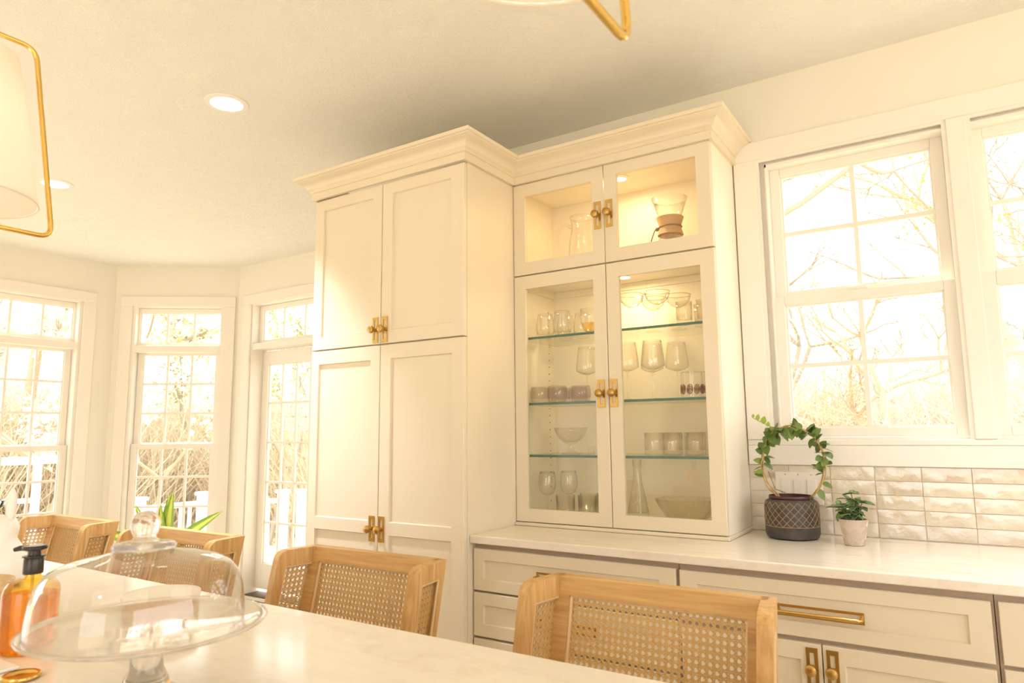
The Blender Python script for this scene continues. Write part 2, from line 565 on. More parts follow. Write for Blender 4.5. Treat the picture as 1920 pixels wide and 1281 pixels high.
# left wall: local x along +y
wall_left = wall_open('wall_left', YF, C1[1], ZC, [(-3.2, -1.2, 0.02, 2.40), (-0.19, 0.655, 0.40, 2.40)], WT, (XL, 0, 0), PI/2)
# unseen walls behind the camera with bare openings; the right one is added to brighten the ceiling
wall_front = wall_open('wall_front', XL, XR, ZC, [(0.7, 2.5, 0.05, 2.15)], WT, (0, YF, 0), 0)
wall_front.location = (0, YF-WT, 0)
wall_right = wall_open('wall_right', YF, WB, ZC, [(-4.4, 0.35, 0.98, 2.45)], WT, (XR+WT, 0, 0), PI/2)

# ------------------------------------------------------------------ windows
def sash(parent, name, gx0, gx1, gz0, gz1, y, th, st, rt_, rb, nc, nr, mw=0.016):
    """sash frame round glass gx0..gx1; panes as sub-parts. local y = outwards"""
    mb = MB()
    mb.cbox(gx0-st, gx0, y, y+th, gz0-rb, gz1+rt_, 0.003)
    mb.cbox(gx1, gx1+st, y, y+th, gz0-rb, gz1+rt_, 0.003)
    mb.cbox(gx0, gx1, y, y+th, gz1, gz1+rt_, 0.003)
    mb.cbox(gx0, gx1, y, y+th, gz0-rb, gz0, 0.003)
    ym = y+th*0.45
    for i in range(1, nc):
        x = gx0+(gx1-gx0)*i/nc
        mb.box(x-mw/2, x+mw/2, ym-0.006, ym+0.012, gz0, gz1)
    for j in range(1, nr):
        z = gz0+(gz1-gz0)*j/nr
        mb.box(gx0, gx1, ym-0.005, ym+0.011, z-mw/2, z+mw/2)
    o = mb.build(name, 'trim', parent)
    # glazing bead
    bb = MB()
    lo = [(gx0, gz0), (gx1, gz0), (gx1, gz1), (gx0, gz1)]
    li = [(gx0+.007, gz0+.007), (gx1-.007, gz0+.007), (gx1-.007, gz1-.007), (gx0+.007, gz1-.007)]
    bb.ring(lo, li, ym-0.004, ym+0.012, lambda u, v_, t_: (u, t_, v_))
    bb.build('glazing_bead', 'trim', o)
    for i in range(nc):
        for j in range(nr):
            x0 = gx0+(gx1-gx0)*i/nc+(mw/2 if i else 0); x1 = gx0+(gx1-gx0)*(i+1)/nc-(mw/2 if i < nc-1 else 0)
            z0 = gz0+(gz1-gz0)*j/nr+(mw/2 if j else 0); z1 = gz0+(gz1-gz0)*(j+1)/nr-(mw/2 if j < nr-1 else 0)
            MB().box(x0, x1, ym+0.001, ym+0.004, z0, z1).build('pane', 'pane', o)
    return o

# kitchen pair of double-hung windows
for kk, dx in enumerate((0.0, 0.69)):
    wd = struct('window_%d' % (kk+1), (dx, WB, 0))
    sash(wd, 'upper_sash', 1.0556, 1.5865, 1.843, 2.330, 0.050, 0.03, 0.040, 0.042, 0.036, 2, 2)
    sash(wd, 'lower_sash', 1.0530, 1.5890, 1.306, 1.788, 0.014, 0.034, 0.042, 0.036, 0.034, 2, 2)
    jb = MB()
    jb.box(0.978, 1.010, 0.012, 0.155, 1.262, 2.400)      # side jambs and head
    jb.box(1.632, 1.660, 0.012, 0.155, 1.262, 2.400)
    jb.box(1.010, 1.632, 0.012, 0.155, 2.374, 2.400)
    jb.box(1.010, 1.632, 0.012, 0.155, 1.258, 1.271)
    jb.box(1.010, 1.016, -0.004, 0.050, 1.271, 2.374)     # stops
    jb.box(1.626, 1.632, -0.004, 0.050, 1.271, 2.374)
    jb.box(1.010, 1.632, -0.004, 0.050, 2.362, 2.374)
    jb.build('window_frame', 'trim', wd)
    if kk == 0:
        lk = MB().cbox(1.29, 1.35, 0.016, 0.04, 1.824, 1.836, 0.003)
        lk.build('sash_lock', 'trim', wd)
tr = struct('trim_1', (0, WB, 0))
MB().cbox(0.890, 2.460, -0.020, 0.0, 2.398, 2.476, 0.003).build('head_casing', 'trim', tr)
MB().cbox(0.890, 0.976, -0.020, 0.0, 1.262, 2.398, 0.003).build('side_casing', 'trim', tr)
MB().cbox(2.374, 2.460, -0.020, 0.0, 1.262, 2.398, 0.003).build('side_casing', 'trim', tr)
MB().cbox(1.640, 1.700, -0.019, 0.0, 1.262, 2.398, 0.003).build('mullion_casing', 'trim', tr)
MB().cbox(0.890, 2.460, -0.020, 0.0, 1.166, 1.240, 0.003).build('bottom_casing', 'trim', tr)
sb = MB(); sb.cbox(0.890, 2.460, -0.016, 0.02, 1.2405, 1.2615, 0.003)
sb.build('sill', 'trim', tr)
hb = MB()
for xa, xb in ((0.976, 1.640), (1.700, 2.374)):
    hb.box(xa, xb, -0.012, 0.0, 2.386, 2.398)
    hb.box(xa, xa+0.014, -0.012, 0.0, 1.262, 2.386)
    hb.box(xb-0.014, xb, -0.012, 0.0, 1.262, 2.386)
hb.build('inner_bead', 'trim', tr)

def nook_window(name, loc, rz, cx, casing=True):
    """tall double-hung with a transom; local x along the wall, centred on cx"""
    wd = struct(name, loc, rz)
    h = 0.30
    sash(wd, 'transom_sash', cx-0.335, cx+0.335, 2.085, 2.345, 0.055, 0.035, 0.040, 0.040, 0.028, 3, 1, 0.017)
    sash(wd, 'upper_sash', cx-h, cx+h, 1.235, 1.985, 0.075, 0.03, 0.045, 0.030, 0.034, 3, 3, 0.017)
    sash(wd, 'lower_sash', cx-h, cx+h, 0.47, 1.195, 0.040, 0.033, 0.048, 0.036, 0.05, 3, 3, 0.017)
    jb = MB()
    jb.box(cx-0.383, cx-0.350, 0.0, 0.155, 0.40, 2.40)
    jb.box(cx+0.350, cx+0.383, 0.0, 0.155, 0.40, 2.40)
    jb.box(cx-0.350, cx+0.350, 0.0, 0.155, 2.386, 2.40)
    jb.box(cx-0.350, cx+0.350, 0.0, 0.155, 0.40, 0.42)
    jb.cbox(cx-0.350, cx+0.350, -0.006, 0.155, 2.000, 2.056, 0.003)
    jb.build('window_frame', 'trim', wd)
    cb = 0.088
    MB().cbox(cx-0.383-cb, cx+0.383+cb, -0.018, 0.0, 2.392, 2.478, 0.003).build('head_casing', 'trim', wd)
    MB().cbox(cx-0.383-cb, cx-0.376, -0.018, 0.0, 0.33, 2.392, 0.003).build('side_casing', 'trim', wd)
    MB().cbox(cx+0.376, cx+0.383+cb, -0.018, 0.0, 0.33, 2.392, 0.003).build('side_casing', 'trim', wd)
    MB().cbox(cx-0.40, cx+0.40, -0.035, 0.04, 0.385, 0.405, 0.003).build('sill', 'trim', wd)
    return wd
nook_window('window_3', (XL, 0, 0), PI/2, 0.2325)
nook_window('window_4', (C1[0], C1[1], 0), ang, 0.525)

# glass door in the nook wall, with a transom over it
dr = struct('door_1', (0, YN, 0))
sash(dr, 'transom_sash', -3.300, -2.52, 2.085, 2.350, 0.070, 0.035, 0.045, 0.035, 0.028, 3, 1, 0.016)
ds = sash(dr, 'door_leaf', -3.270, -2.750, 0.26, 1.885, 0.115, 0.042, 0.075, 0.115, 0.20, 3, 5, 0.017)
MB().cbox(-2.675, -2.45, 0.115, 0.157, 0.06, 2.0, 0.003).build('lock_stile', 'trim', dr)
jb = MB()
jb.box(-3.363, -3.345, 0.0, 0.157, 0.02, 2.40); jb.box(-2.45, -2.40, 0.0, 0.157, 0.02, 2.40)
jb.box(-3.345, -2.45, 0.0, 0.157, 2.386, 2.40)
jb.cbox(-3.345, -2.45, 0.004, 0.157, 2.008, 2.058, 0.003)
jb.build('door_frame', 'trim', dr)
MB().cbox(-3.345, -2.45, 0.02, 0.157, 0.0, 0.03, 0.004).build('threshold', 'dark', dr)
MB().cbox(-3.463, -2.31, -0.018, 0.0, 2.392, 2.478, 0.003).build('head_casing', 'trim', dr)
MB().cbox(-3.463, -3.358, -0.018, 0.0, 0.0, 2.392, 0.003).build('side_casing', 'trim', dr)
MB().cbox(-2.405, -2.31, -0.018, 0.0, 0.0, 2.392, 0.003).build('side_casing', 'trim', dr)

# baseboards
bl = MB().box(XL, XL+0.015, YF, -0.27, 0, 0.12).box(XL, XL+0.015, 0.72, C1[1]-0.02, 0, 0.12).build('baseboard_left', 'trim'); bl['kind'] = 'structure'
bc = MB().box(0.0, CLEN, -0.015, 0.0, 0, 0.12).build('baseboard_corner', 'trim'); bc['kind'] = 'structure'
bc.location = (C1[0], C1[1], 0); bc.rotation_euler = (0, 0, ang)
bn = MB().box(-2.305, -0.905-0.125, YN-0.015, YN, 0, 0.12).build('baseboard_nook', 'trim'); bn['kind'] = 'structure'

# ------------------------------------------------------------------ backsplash tiles (parts of the kitchen wall)
gb = MB().box(0.886, 2.70, -0.004, 0.0, 0.914, 1.165)
gb.build('grout', 'grout', wall_back)
TW, TH = 0.1465, 0.0498
tmesh = []
for q in range(7):
    nu, nv = 10, 4
    vs = []; fs = []
    hw, hh = TW/2-0.0013, TH/2-0.0012
    ph = rng.random(6)*6.28
    tx, tz = rng.normal(0, 0.008), rng.normal(0, 0.014)
    for j in range(nv+1):
        for i in range(nu+1):
            uu, vv = -1+2*i/nu, -1+2*j/nv
            ed = 0.0
            if i in (0, nu) or j in (0, nv): ed = 0.0010
            y = -0.0075+ed+0.0006*math.sin(3.1*uu+ph[0])*math.cos(2*vv+ph[1])+0.0005*math.sin(6*uu+ph[2]+2*vv)+tx*uu*hw*0.6+tz*vv*hh*0.6+rng.normal(0, 0.00014)
            jx = rng.normal(0, 0.0005) if i in (0, nu) else 0
            jz = rng.normal(0, 0.0004) if j in (0, nv) else 0
            vs.append((uu*hw+jx, y, vv*hh+jz))
    W_ = nu+1
    for j in range(nv):
        for i in range(nu):
            a = j*W_+i
            fs.append((a, a+1, a+W_+1, a+W_))
    rim = [i for i in range(W_)]+[j*W_+nu for j in range(1, nv+1)]+[nv*W_+i for i in range(nu-1, -1, -1)]+[j*W_ for j in range(nv-1, 0, -1)]
    o = len(vs)
    vs += [(vs[i][0], -0.001, vs[i][2]) for i in rim]
    for a in range(len(rim)):
        b = (a+1) % len(rim)
        fs.append((rim[b], rim[a], o+a, o+b))
    me = bpy.data.meshes.new('tile')
    me.from_pydata(vs, [], fs); me.shade_smooth(); me.set_sharp_from_angle(angle=math.radians(50))
    me.materials.append(M['tile'])
    tmesh.append(me)
for c_ in range(12):
    for r_ in range(5):
        x = 0.8875+TW*(c_+0.5); z = 0.9155+TH*(r_+0.5)
        mw = Matrix.Translation((x, -0.001, z))
        if random.random() < 0.5:
            mw = mw @ Matrix.Rotation(PI, 4, 'Y')
        link('tile', random.choice(tmesh), wall_back, None, mw)

# ------------------------------------------------------------------ cabinet hardware
def handle(parent, off, x, z0, z1, yf, m_plate='brass', m_knob='brass2'):
    """slotted back plate and round knob, children of a door"""
    w2, s2 = 0.0155, 0.0065
    lo = [(x-w2, z0), (x+w2, z0), (x+w2, z1), (x-w2, z1)]
    li = [(x-s2, z0+0.013), (x+s2, z0+0.013), (x+s2, z1-0.013), (x-s2, z1-0.013)]
    MB().ring(lo, li, yf-0.004, yf-0.0002, lambda u, v_, t_: (u, t_, v_)).build('handle_plate', m_plate, parent, off)
    zc = (z0+z1)/2
    kb = MB()
    pr = [(0, 0.0), (0.0068, 0.0), (0.0062, 0.012), (0.0085, 0.0175), (0.0145, 0.021), (0.0165, 0.027), (0.0150, 0.033), (0.0085, 0.037), (0, 0.038)]
    kb.lathe(pr, 20)
    kb.xf(lambda a, b, c: (x+a, yf-0.003-c, zc+b))
    kb.box(x-0.0075, x+0.0075, yf-0.005, yf-0.001, zc-0.008, zc+0.008)
    kb.build('knob', m_knob, parent, off, smooth=True)

def bar_pull(parent, off, x0, x1, z, yf):
    lo = [(x0, z-0.016), (x1, z-0.016), (x1, z+0.016), (x0, z+0.016)]
    li = [(x0+0.009, z-0.009), (x1-0.009, z-0.009), (x1-0.009, z+0.009), (x0+0.009, z+0.009)]
    b = MB().ring(lo, li, yf-0.003, yf, lambda u, v_, t_: (u, t_, v_))
    zz = z
    b.tube([(x0+0.006, yf, zz), (x0+0.006, yf-0.026, zz), (x0+0.012, yf-0.032, zz), (x1-0.012, yf-0.032, zz), (x1-0.006, yf-0.026, zz), (x1-0.006, yf, zz)], 0.0056, 12)
    b.build('bar_pull', 'brass', parent, off, smooth=True)

# crown moulding profile (out, z), top at 2.492
CR = [(0, 2.392), (0.014, 2.392), (0.014, 2.424), (0.020, 2.426), (0.020, 2.432), (0.025, 2.437), (0.030, 2.441)]
for i in range(7):
    a = i/6
    CR.append((0.030+0.036*a**1.7, 2.441+0.030*a**0.75))
CR += [(0.070, 2.473), (0.070, 2.478), (0.077, 2.480), (0.079, 2.490), (0.079, 2.4935), (0, 2.4935)]

# ------------------------------------------------------------------ tall pantry cabinet
T0 = (-0.436, WB, 0)
tall = thing('pantry_cabinet', 'tall cream pantry cabinet with four panelled doors, left of the glass-door hutch', 'cabinet', T0)
mb = MB()
mb.cbox(-0.874, 0.0, 0.022, WB-0.001, 0.0, 2.392, 0.002)
mb.build('cabinet_body', 'cab', tall, T0)
mb = MB(); sweep(mb, [(-0.874, WB-0.001), (-0.874, 0.0), (0.0, 0.0), (0.0, WB-0.001)], CR)
# front fascia sits 2 cm before the body
mb.build('crown_molding', 'cab', tall, T0, smooth=True)
def tdoor(x0, x1, z0, z1, panels, hx, hz):
    d_ = shaker(MB(), x0, x1, z0, z1, 0.0, 0.020, panels).build('door', 'cab', tall, T0)
    handle(d_, T0, hx, hz[0], hz[1], 0.0)
tdoor(-0.873, -0.4475, 1.679, 2.386, [(-0.815, -0.502, 1.735, 2.334)], -0.474, (1.685, 1.795))
tdoor(-0.4445, -0.0015, 1.679, 2.386, [(-0.386, -0.066, 1.735, 2.334)], -0.420, (1.685, 1.795))
tdoor(-0.873, -0.4475, 0.115, 1.673, [(-0.825, -0.502, 0.17, 0.889), (-0.825, -0.502, 0.940, 1.613)], -0.478, (0.859, 0.962))
tdoor(-0.4445, -0.0015, 0.115, 1.673, [(-0.386, -0.062, 0.17, 0.889), (-0.386, -0.062, 0.940, 1.613)], -0.424, (0.859, 0.962))

# ------------------------------------------------------------------ hutch with glass doors
H0 = (0.443, WB, 0.914)
YH = 0.362
XH0, XH1 = 0.0015, 0.886
hutch = thing('glass_door_hutch', 'cream hutch with four lit glass doors standing on the counter', 'cabinet', H0)
mb = MB()
yb = WB-0.001
mb.box(XH0, 0.014, YH+0.021, yb, 0.928, 2.392)
mb.box(0.868, XH1, YH+0.021, yb, 0.928, 2.392)
mb.box(0.014, 0.868, yb-0.008, yb, 0.928, 2.392)
mb.box(0.014, 0.868, YH+0.021, yb-0.008, 2.374, 2.392)
mb.box(0.014, 0.868, YH+0.021, yb-0.008, 1.955, 2.012)
mb.box(0.014, 0.868, YH+0.021, yb-0.008, 0.928, 0.946)
mb.box(0.420, 0.462, YH+0.0205, YH+0.036, 0.946, 1.955)
mb.build('cabinet_body', 'cabin', hutch, H0)
mb = MB()
mb.box(0.014, 0.868, yb-0.020, yb-0.0085, 1.925, 1.9545); mb.box(0.0145, 0.026, YH+0.04, yb-0.0205, 1.925, 1.9545)
mb.build('inner_molding', 'cabin', hutch, H0)
mb = MB(); mb.cbox(XH0, XH1+0.008, YH-0.010, yb, 0.9145, 0.9275, 0.003)
mb.build('base_molding', 'cab', hutch, H0)
mb = MB(); sweep(mb, [(0.0, YH), (XH1, YH), (XH1, yb)], CR)
# mitre the left end against the pantry crown
mb.xf(lambda x, y, z: (x, y, z))
n_ = len(CR)
for i in range(n_):
    o_, z_ = CR[i]
    mb.v[i] = (o_+0.0008, YH-o_, z_)
mb.build('crown_molding', 'cab', hutch, H0, smooth=True)
def gdoor(x0, x1, z0, z1, gl, hx, hz, hinge_x):
    d_ = shaker(MB(), x0, x1, z0, z1, YH, 0.020, [gl], hole=True).build('door', 'cab', hutch, H0)
    MB().box(gl[0]-0.004, gl[1]+0.004, YH+0.009, YH+0.012, gl[2]-0.004, gl[3]+0.004).build('glass_pane', 'cpane', d_, H0)
    handle(d_, H0, hx, hz[0], hz[1], YH)
    for f_ in (0.14, 0.86):
        zz = z0+(z1-z0)*f_
        MB().cbox(hinge_x-0.007, hinge_x+0.007, YH+0.022, YH+0.065, zz-0.016, zz+0.016, 0.003).build('hinge', 'dark', d_, H0)
gdoor(0.0025, 0.4415, 1.980, 2.391, (0.061, 0.388, 2.035, 2.333), 0.4145, (2.125, 2.240), 0.024)
gdoor(0.4445, 0.885, 1.980, 2.391, (0.499, 0.830, 2.034, 2.342), 0.4665, (2.125, 2.240), 0.858)
gdoor(0.0025, 0.4415, 0.930, 1.974, (0.059, 0.386, 0.983, 1.917), 0.4115, (1.395, 1.505), 0.024)
gdoor(0.4445, 0.885, 0.930, 1.974, (0.498, 0.830, 0.981, 1.916), 0.4660, (1.395, 1.505), 0.858)
SHZ = (1.703, 1.419, 1.200)
for z in SHZ:
    sh = MB().box(0.016, 0.866, YH+0.034, yb-0.012, z-0.005, z+0.005).build('glass_shelf', 'shelf', hutch, H0)
    MB().box(0.016, 0.866, YH+0.032, YH+0.0338, z-0.005, z+0.005).build('shelf_edge', 'shelfedge', sh, H0)
mb = MB()
for xx in (0.0145, 0.8675):
    for yy in (YH+0.055, yb-0.06):
        for i in range(28):
            z = 0.99+i*0.032
            s_ = 1 if xx < 0.4 else -1
            mb.box(xx, xx+s_*0.0006, yy-0.0028, yy+0.0028, z-0.0028, z+0.0028)
mb.build('shelf_pin_holes', 'dark', hutch, H0, kind='stuff')
for z in SHZ:
    for xx, s_ in ((0.0145, 1), (0.8675, -1)):
        for yy in (YH+0.06, yb-0.06):
            MB().tube([(xx, yy, z-0.009), (xx+s_*0.012, yy, z-0.009)], 0.0035, 8).build('shelf_pin', 'plastic', hutch, H0)
for (px_, py_, pz_) in ((0.468, 0.485, 2.3735), (0.455, 0.525, 1.9545)):
    p = MB().lathe([(0, -0.009), (0.024, -0.009), (0.024, -0.006), (0.034, -0.005), (0.034, 0.0), (0, 0.0)], 28, (px_, py_, pz_))
    po = p.build('puck_light', 'plastic', hutch, H0, smooth=True)
    MB().lathe([(0, -0.0105), (0.0235, -0.0105), (0.0235, -0.0088), (0, -0.0088)], 24, (px_, py_, pz_)).build('lens', 'puck', po, H0)
    light('puck_lamp', 'AREA', (px_, py_, pz_-0.014), PUCK_W, (1.0, 0.74, 0.40), shape='DISK', size=0.045)

# ------------------------------------------------------------------ base cabinets and counter
YB = 0.052
def unit(label, x0, x1, fronts):
    o_ = ((x0+x1)/2, WB, 0)
    t_ = thing('base_cabinet', label, 'cabinet', o_, 'base cabinets under the counter')
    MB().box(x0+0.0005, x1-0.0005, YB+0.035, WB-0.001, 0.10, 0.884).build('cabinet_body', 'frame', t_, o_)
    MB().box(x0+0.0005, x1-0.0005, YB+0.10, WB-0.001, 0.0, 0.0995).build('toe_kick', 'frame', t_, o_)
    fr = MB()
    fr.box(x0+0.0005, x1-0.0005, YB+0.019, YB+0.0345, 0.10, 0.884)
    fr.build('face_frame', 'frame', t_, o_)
    for f_ in fronts:
        nm, a, b, za, zb, pl = f_[:6]
        d_ = shaker(MB(), a, b, za, zb, YB, 0.0185, [pl]).build(nm, 'cab', t_, o_)
        if f_[6] == 'pull': bar_pull(d_, o_, f_[7][0], f_[7][1], f_[7][2], YB)
        elif f_[6] == 'knob': handle(d_, o_, f_[7][0], f_[7][1], f_[7][2], YB, 'brass2', 'brass2')
    return t_
unit('cream base cabinet with a stack of three drawers, next to the pantry cabinet', -0.0005+0.002, 0.8075, [
    ('drawer', 0.0045, 0.802, 0.711, 0.864, (0.049, 0.746, 0.752, 0.823), 'pull', (0.285, 0.517, 0.787)),
    ('drawer', 0.0045, 0.802, 0.546, 0.703, (0.049, 0.746, 0.590, 0.660), 'pull', (0.285, 0.517, 0.627)),
    ('drawer', 0.0045, 0.802, 0.120, 0.537, (0.049, 0.746, 0.165, 0.493), 'pull', (0.285, 0.517, 0.46))])
unit('cream base cabinet with one wide drawer over two knobbed doors, under the window', 0.8085, 1.6375, [
    ('drawer', 0.814, 1.630, 0.709, 0.862, (0.868, 1.580, 0.750, 0.823), 'pull', (1.106, 1.338, 0.780)),
    ('door', 0.814, 1.2215, 0.120, 0.695, (0.868, 1.165, 0.175, 0.648), 'knob', (1.196, 0.576, 0.684)),
    ('door', 1.2245, 1.630, 0.120, 0.695, (1.280, 1.580, 0.175, 0.648), 'knob', (1.250, 0.576, 0.684))])
unit('cream base cabinet with two deep drawers, rightmost under the counter', 1.6385, 2.48, [
    ('drawer', 1.646, 2.472, 0.711, 0.864, (1.70, 2.42, 0.752, 0.823), 'pull', (1.94, 2.18, 0.787)),
    ('drawer', 1.646, 2.472, 0.120, 0.700, (1.70, 2.42, 0.175, 0.645), 'pull', (1.94, 2.18, 0.62))])
ct = MB(); ct.cbox(0.0015, 2.50, 0.030, WB-0.0005, 0.8845, 0.914, 0.004)
ct = ct.build('countertop', 'stone')
ct['label'] = 'pale veined stone worktop running under the hutch and window'; ct['category'] = 'countertop'

# wall switch plate
sp0 = (1.068, WB-0.0085, 1.08)
sp = thing('switch_plate', 'white three-gang switch plate on the tiles behind the dark pot', 'switch', sp0)
MB().cbox(0.984, 1.152, WB-0.0150, WB-0.0090, 1.02, 1.141, 0.002).build('plate', 'plastic', sp, sp0)
for xx in (1.022, 1.068, 1.114):
    MB().cbox(xx-0.0165, xx+0.0165, WB-0.0185, WB-0.0152, 1.047, 1.114, 0.0015).build('rocker', 'plastic', sp, sp0)
    MB().tube([(xx, WB-0.0152, 1.130), (xx, WB-0.0163, 1.130)], 0.0026, 8).build('screw', 'brass2', sp, sp0)

# ------------------------------------------------------------------ island
IX0, IX1, IY0, IY1 = -1.95, 1.78, -2.06, -1.056
it = MB(); it.cbox(IX0, IX1, IY0, IY1, 0.884, 0.914, 0.004)
it = it.build('island_countertop', 'stone')
it['label'] = 'large pale stone island top in the foreground'; it['category'] = 'countertop'
o_ = ((IX0+IX1)/2, -1.70, 0)
ib = thing('island_cabinet', 'cream island cabinet under the foreground stone top', 'cabinet', o_)
MB().box(IX0+0.05, IX1-0.05, -2.02, -1.37, 0.09, 0.8835).build('cabinet_body', 'cab', ib, o_)
MB().box(IX0+0.09, IX1-0.09, -1.97, -1.42, 0.0, 0.0895).build('toe_kick', 'frame', ib, o_)

# ------------------------------------------------------------------ stools
SZ = 0.965
def cane(mb, w, h, fn, pitch=0.0145, sw=0.0022, th=0.0012):
    """woven cane on the rectangle 0..w x 0..h, fn(u, v, t) -> xyz"""
    def strip(p, q, hw, t):
        d_ = Vector((q[0]-p[0], q[1]-p[1])); ln = d_.length
        if ln < 1e-4: return
        d_ /= ln; nx, ny = -d_.y*hw, d_.x*hw
        c4 = [(p[0]+nx, p[1]+ny), (p[0]-nx, p[1]-ny), (q[0]-nx, q[1]-ny), (q[0]+nx, q[1]+ny)]
        vs = [fn(u, v_, t) for u, v_ in c4]+[fn(u, v_, t+th) for u, v_ in c4]
        mb.add(vs, [(0, 1, 2, 3), (7, 6, 5, 4), (0, 3, 7, 4), (1, 0, 4, 5), (2, 1, 5, 6), (3, 2, 6, 7)])
    nu, nv = int(w/pitch)+1, int(h/pitch)+1
    g = 0.0019
    for i in range(nu+1):
        for s_ in (-g, g):
            u = i*pitch+s_
            if 0 < u < w: strip((u, 0), (u, h), sw/2, 0)
    for j in range(nv+1):
        for s_ in (-g, g):
            v_ = j*pitch+s_
            if 0 < v_ < h: strip((0, v_), (w, v_), sw/2, 0.0009)
    for sgn in (1, -1):
        for i in range(-nv-1, nu+nv+2):
            c_ = (i+0.5)*pitch
            # line u = c + sgn*v
            pts = []
            va, vb = 0.0, h
            ua, ub = c_+sgn*va, c_+sgn*vb
            # clip to 0..w
            def at(u): return (u-c_)/sgn
            lo, hi = 0.0, h
            if sgn > 0: lo, hi = max(lo, at(0)), min(hi, at(w))
            else: lo, hi = max(lo, at(w)), min(hi, at(0))
            if hi-lo > 0.002:
                strip((c_+sgn*lo, lo), (c_+sgn*hi, hi), sw*0.55, 0.0018 if sgn > 0 else 0.0026)

def shear(x, y, z):
    return (x, y+(z-SZ)*0.225, z)
ST_W = 0.252        # half outer width of the back
BT = 0.032          # thickness
WING, FLARE = 0.140, 0.023
ZB0 = 0.66
s0 = thing('cane_stool', 'x', 'stool', (0, 0, 0), 'cane-backed stools along the island')
# back frame (local origin: back plane y=0 at the top)
fb_ = lambda u, v_, t_: shear(u, t_, v_)
lo = [(-ST_W+0.012, ZB0), (ST_W-0.012, ZB0), (ST_W-0.012, SZ), (-ST_W+0.012, SZ)]
li = [(-ST_W+0.050, ZB0+0.045), (ST_W-0.050, ZB0+0.045), (ST_W-0.050, SZ-0.040), (-ST_W+0.050, SZ-0.040)]
MB().ring(lo, li, -BT, 0.0, fb_).build('back_frame', 'oak_x', s0)
cw, chh = 2*(ST_W-0.050), (SZ-0.040)-(ZB0+0.045)
mb = MB(); cane(mb, cw, chh, lambda u, v_, t_: shear(u-(ST_W-0.050), -BT*0.5-t_, v_+ZB0+0.045))
mb.build('cane_panel', 'cane', s0)
def bead(loop, fn, name_parent, r=0.0042):
    b_ = MB()
    for t_ in (-BT*0.5-0.007, ):
        pts = [fn(u, v_, t_) for u, v_ in loop]
        for i in range(len(pts)):
            b_.tube([pts[i], pts[(i+1) % len(pts)]], r, 8)
    return b_
bead([(u*0.992, v_+(0.003 if v_ < 0.8 else -0.003)) for u, v_ in li], fb_, s0).build('cane_bead', 'bead', s0, smooth=True)
for sg in (-1, 1):
    def fwing(s_, v_, t_, sg=sg):
        # s_ forward from the back corner, t_ inwards through the thickness
        fl = FLARE/WING
        x = sg*(ST_W+fl*s_-t_)
        y = -s_-t_*fl
        return shear(x, y, v_)
    out = [(0.0, ZB0), (WING, ZB0)]
    inn = [(0.022, ZB0+0.05), (WING-0.028, ZB0+0.05)]
    rc = 0.026
    for i in range(6):
        a = i/5*PI/2
        out.append((WING-rc+rc*math.cos(a), SZ-rc+rc*math.sin(a)))
        inn.append((WING-0.032, SZ-0.045+i*0.0) if i < 5 else (WING-0.032, SZ-0.045))
    # spread duplicates slightly along the inner edge so that quads stay valid
    for i in range(6):
        f_ = i/5
        inn[2+i] = (WING-0.028-0.012*max(0, f_-0.5)*2, SZ-0.045-0.012*max(0, 0.5-f_)*2)
    out.append((0.0, SZ)); inn.append((0.022, SZ-0.045))
    MB().ring(out, inn, 0.0, BT*0.9, fwing).build('wing_frame', 'oak_z', s0)
    mb = MB(); cane(mb, WING-0.050, SZ-0.045-ZB0-0.05, lambda u, v_, t_: fwing(u+0.022, v_+ZB0+0.05, BT*0.45+t_))
    mb.build('cane_panel', 'cane', s0)
    b_ = MB()
    lp = [(0.024, ZB0+0.052), (WING-0.030, ZB0+0.052), (WING-0.030, SZ-0.047), (0.024, SZ-0.047)]
    for t_ in (BT*0.9-0.004, 0.004):
        pts = [fwing(u, v_, t_) for u, v_ in lp]
        for i in range(4): b_.tube([pts[i], pts[(i+1) % 4]], 0.0035, 6)
    b_.build('cane_bead', 'bead', s0, smooth=True)
sb_ = MB(); sb_.cbox(-0.25, 0.25, -0.52, -0.052, 0.60, 0.655, 0.012)
sb_.build('seat', 'oak_x', s0)
for sx_ in (-1, 1):
    for sy_, dy_ in ((-0.49, -0.015), (-0.075, 0.03)):
        MB().tube([(sx_*0.222, sy_, 0.602), (sx_*0.235, sy_+dy_, 0.0)], [0.021, 0.014], 12).build('leg', 'oak_z', s0, smooth=True)
for p, q in ((( -0.231, -0.50, 0.2), (0.231, -0.50, 0.2)), ((-0.231, -0.055, 0.25), (0.231, -0.055, 0.25)), ((-0.231, -0.50, 0.3), (-0.231, -0.058, 0.3)), ((0.231, -0.50, 0.3), (0.231, -0.058, 0.3))):
    MB().tube([p, q], 0.011, 10).build('stretcher', 'oak_x', s0, smooth=True)
SY = -0.632
stools = [(1.013, 'cane-backed oak stool in front of the base cabinets, nearest to the camera'),
          (0.165, 'cane-backed oak stool in front of the pantry cabinet'),
          (-0.695, 'cane-backed oak stool behind the glass cake dome'),
          (-1.490, 'cane-backed oak stool at the far left end of the island')]
for i, (x, lb) in enumerate(stools):
    if i == 0:
        s0.location = (x, SY, 0); s0['label'] = lb
    else:
        dup(s0, (x, SY, 0), lb)

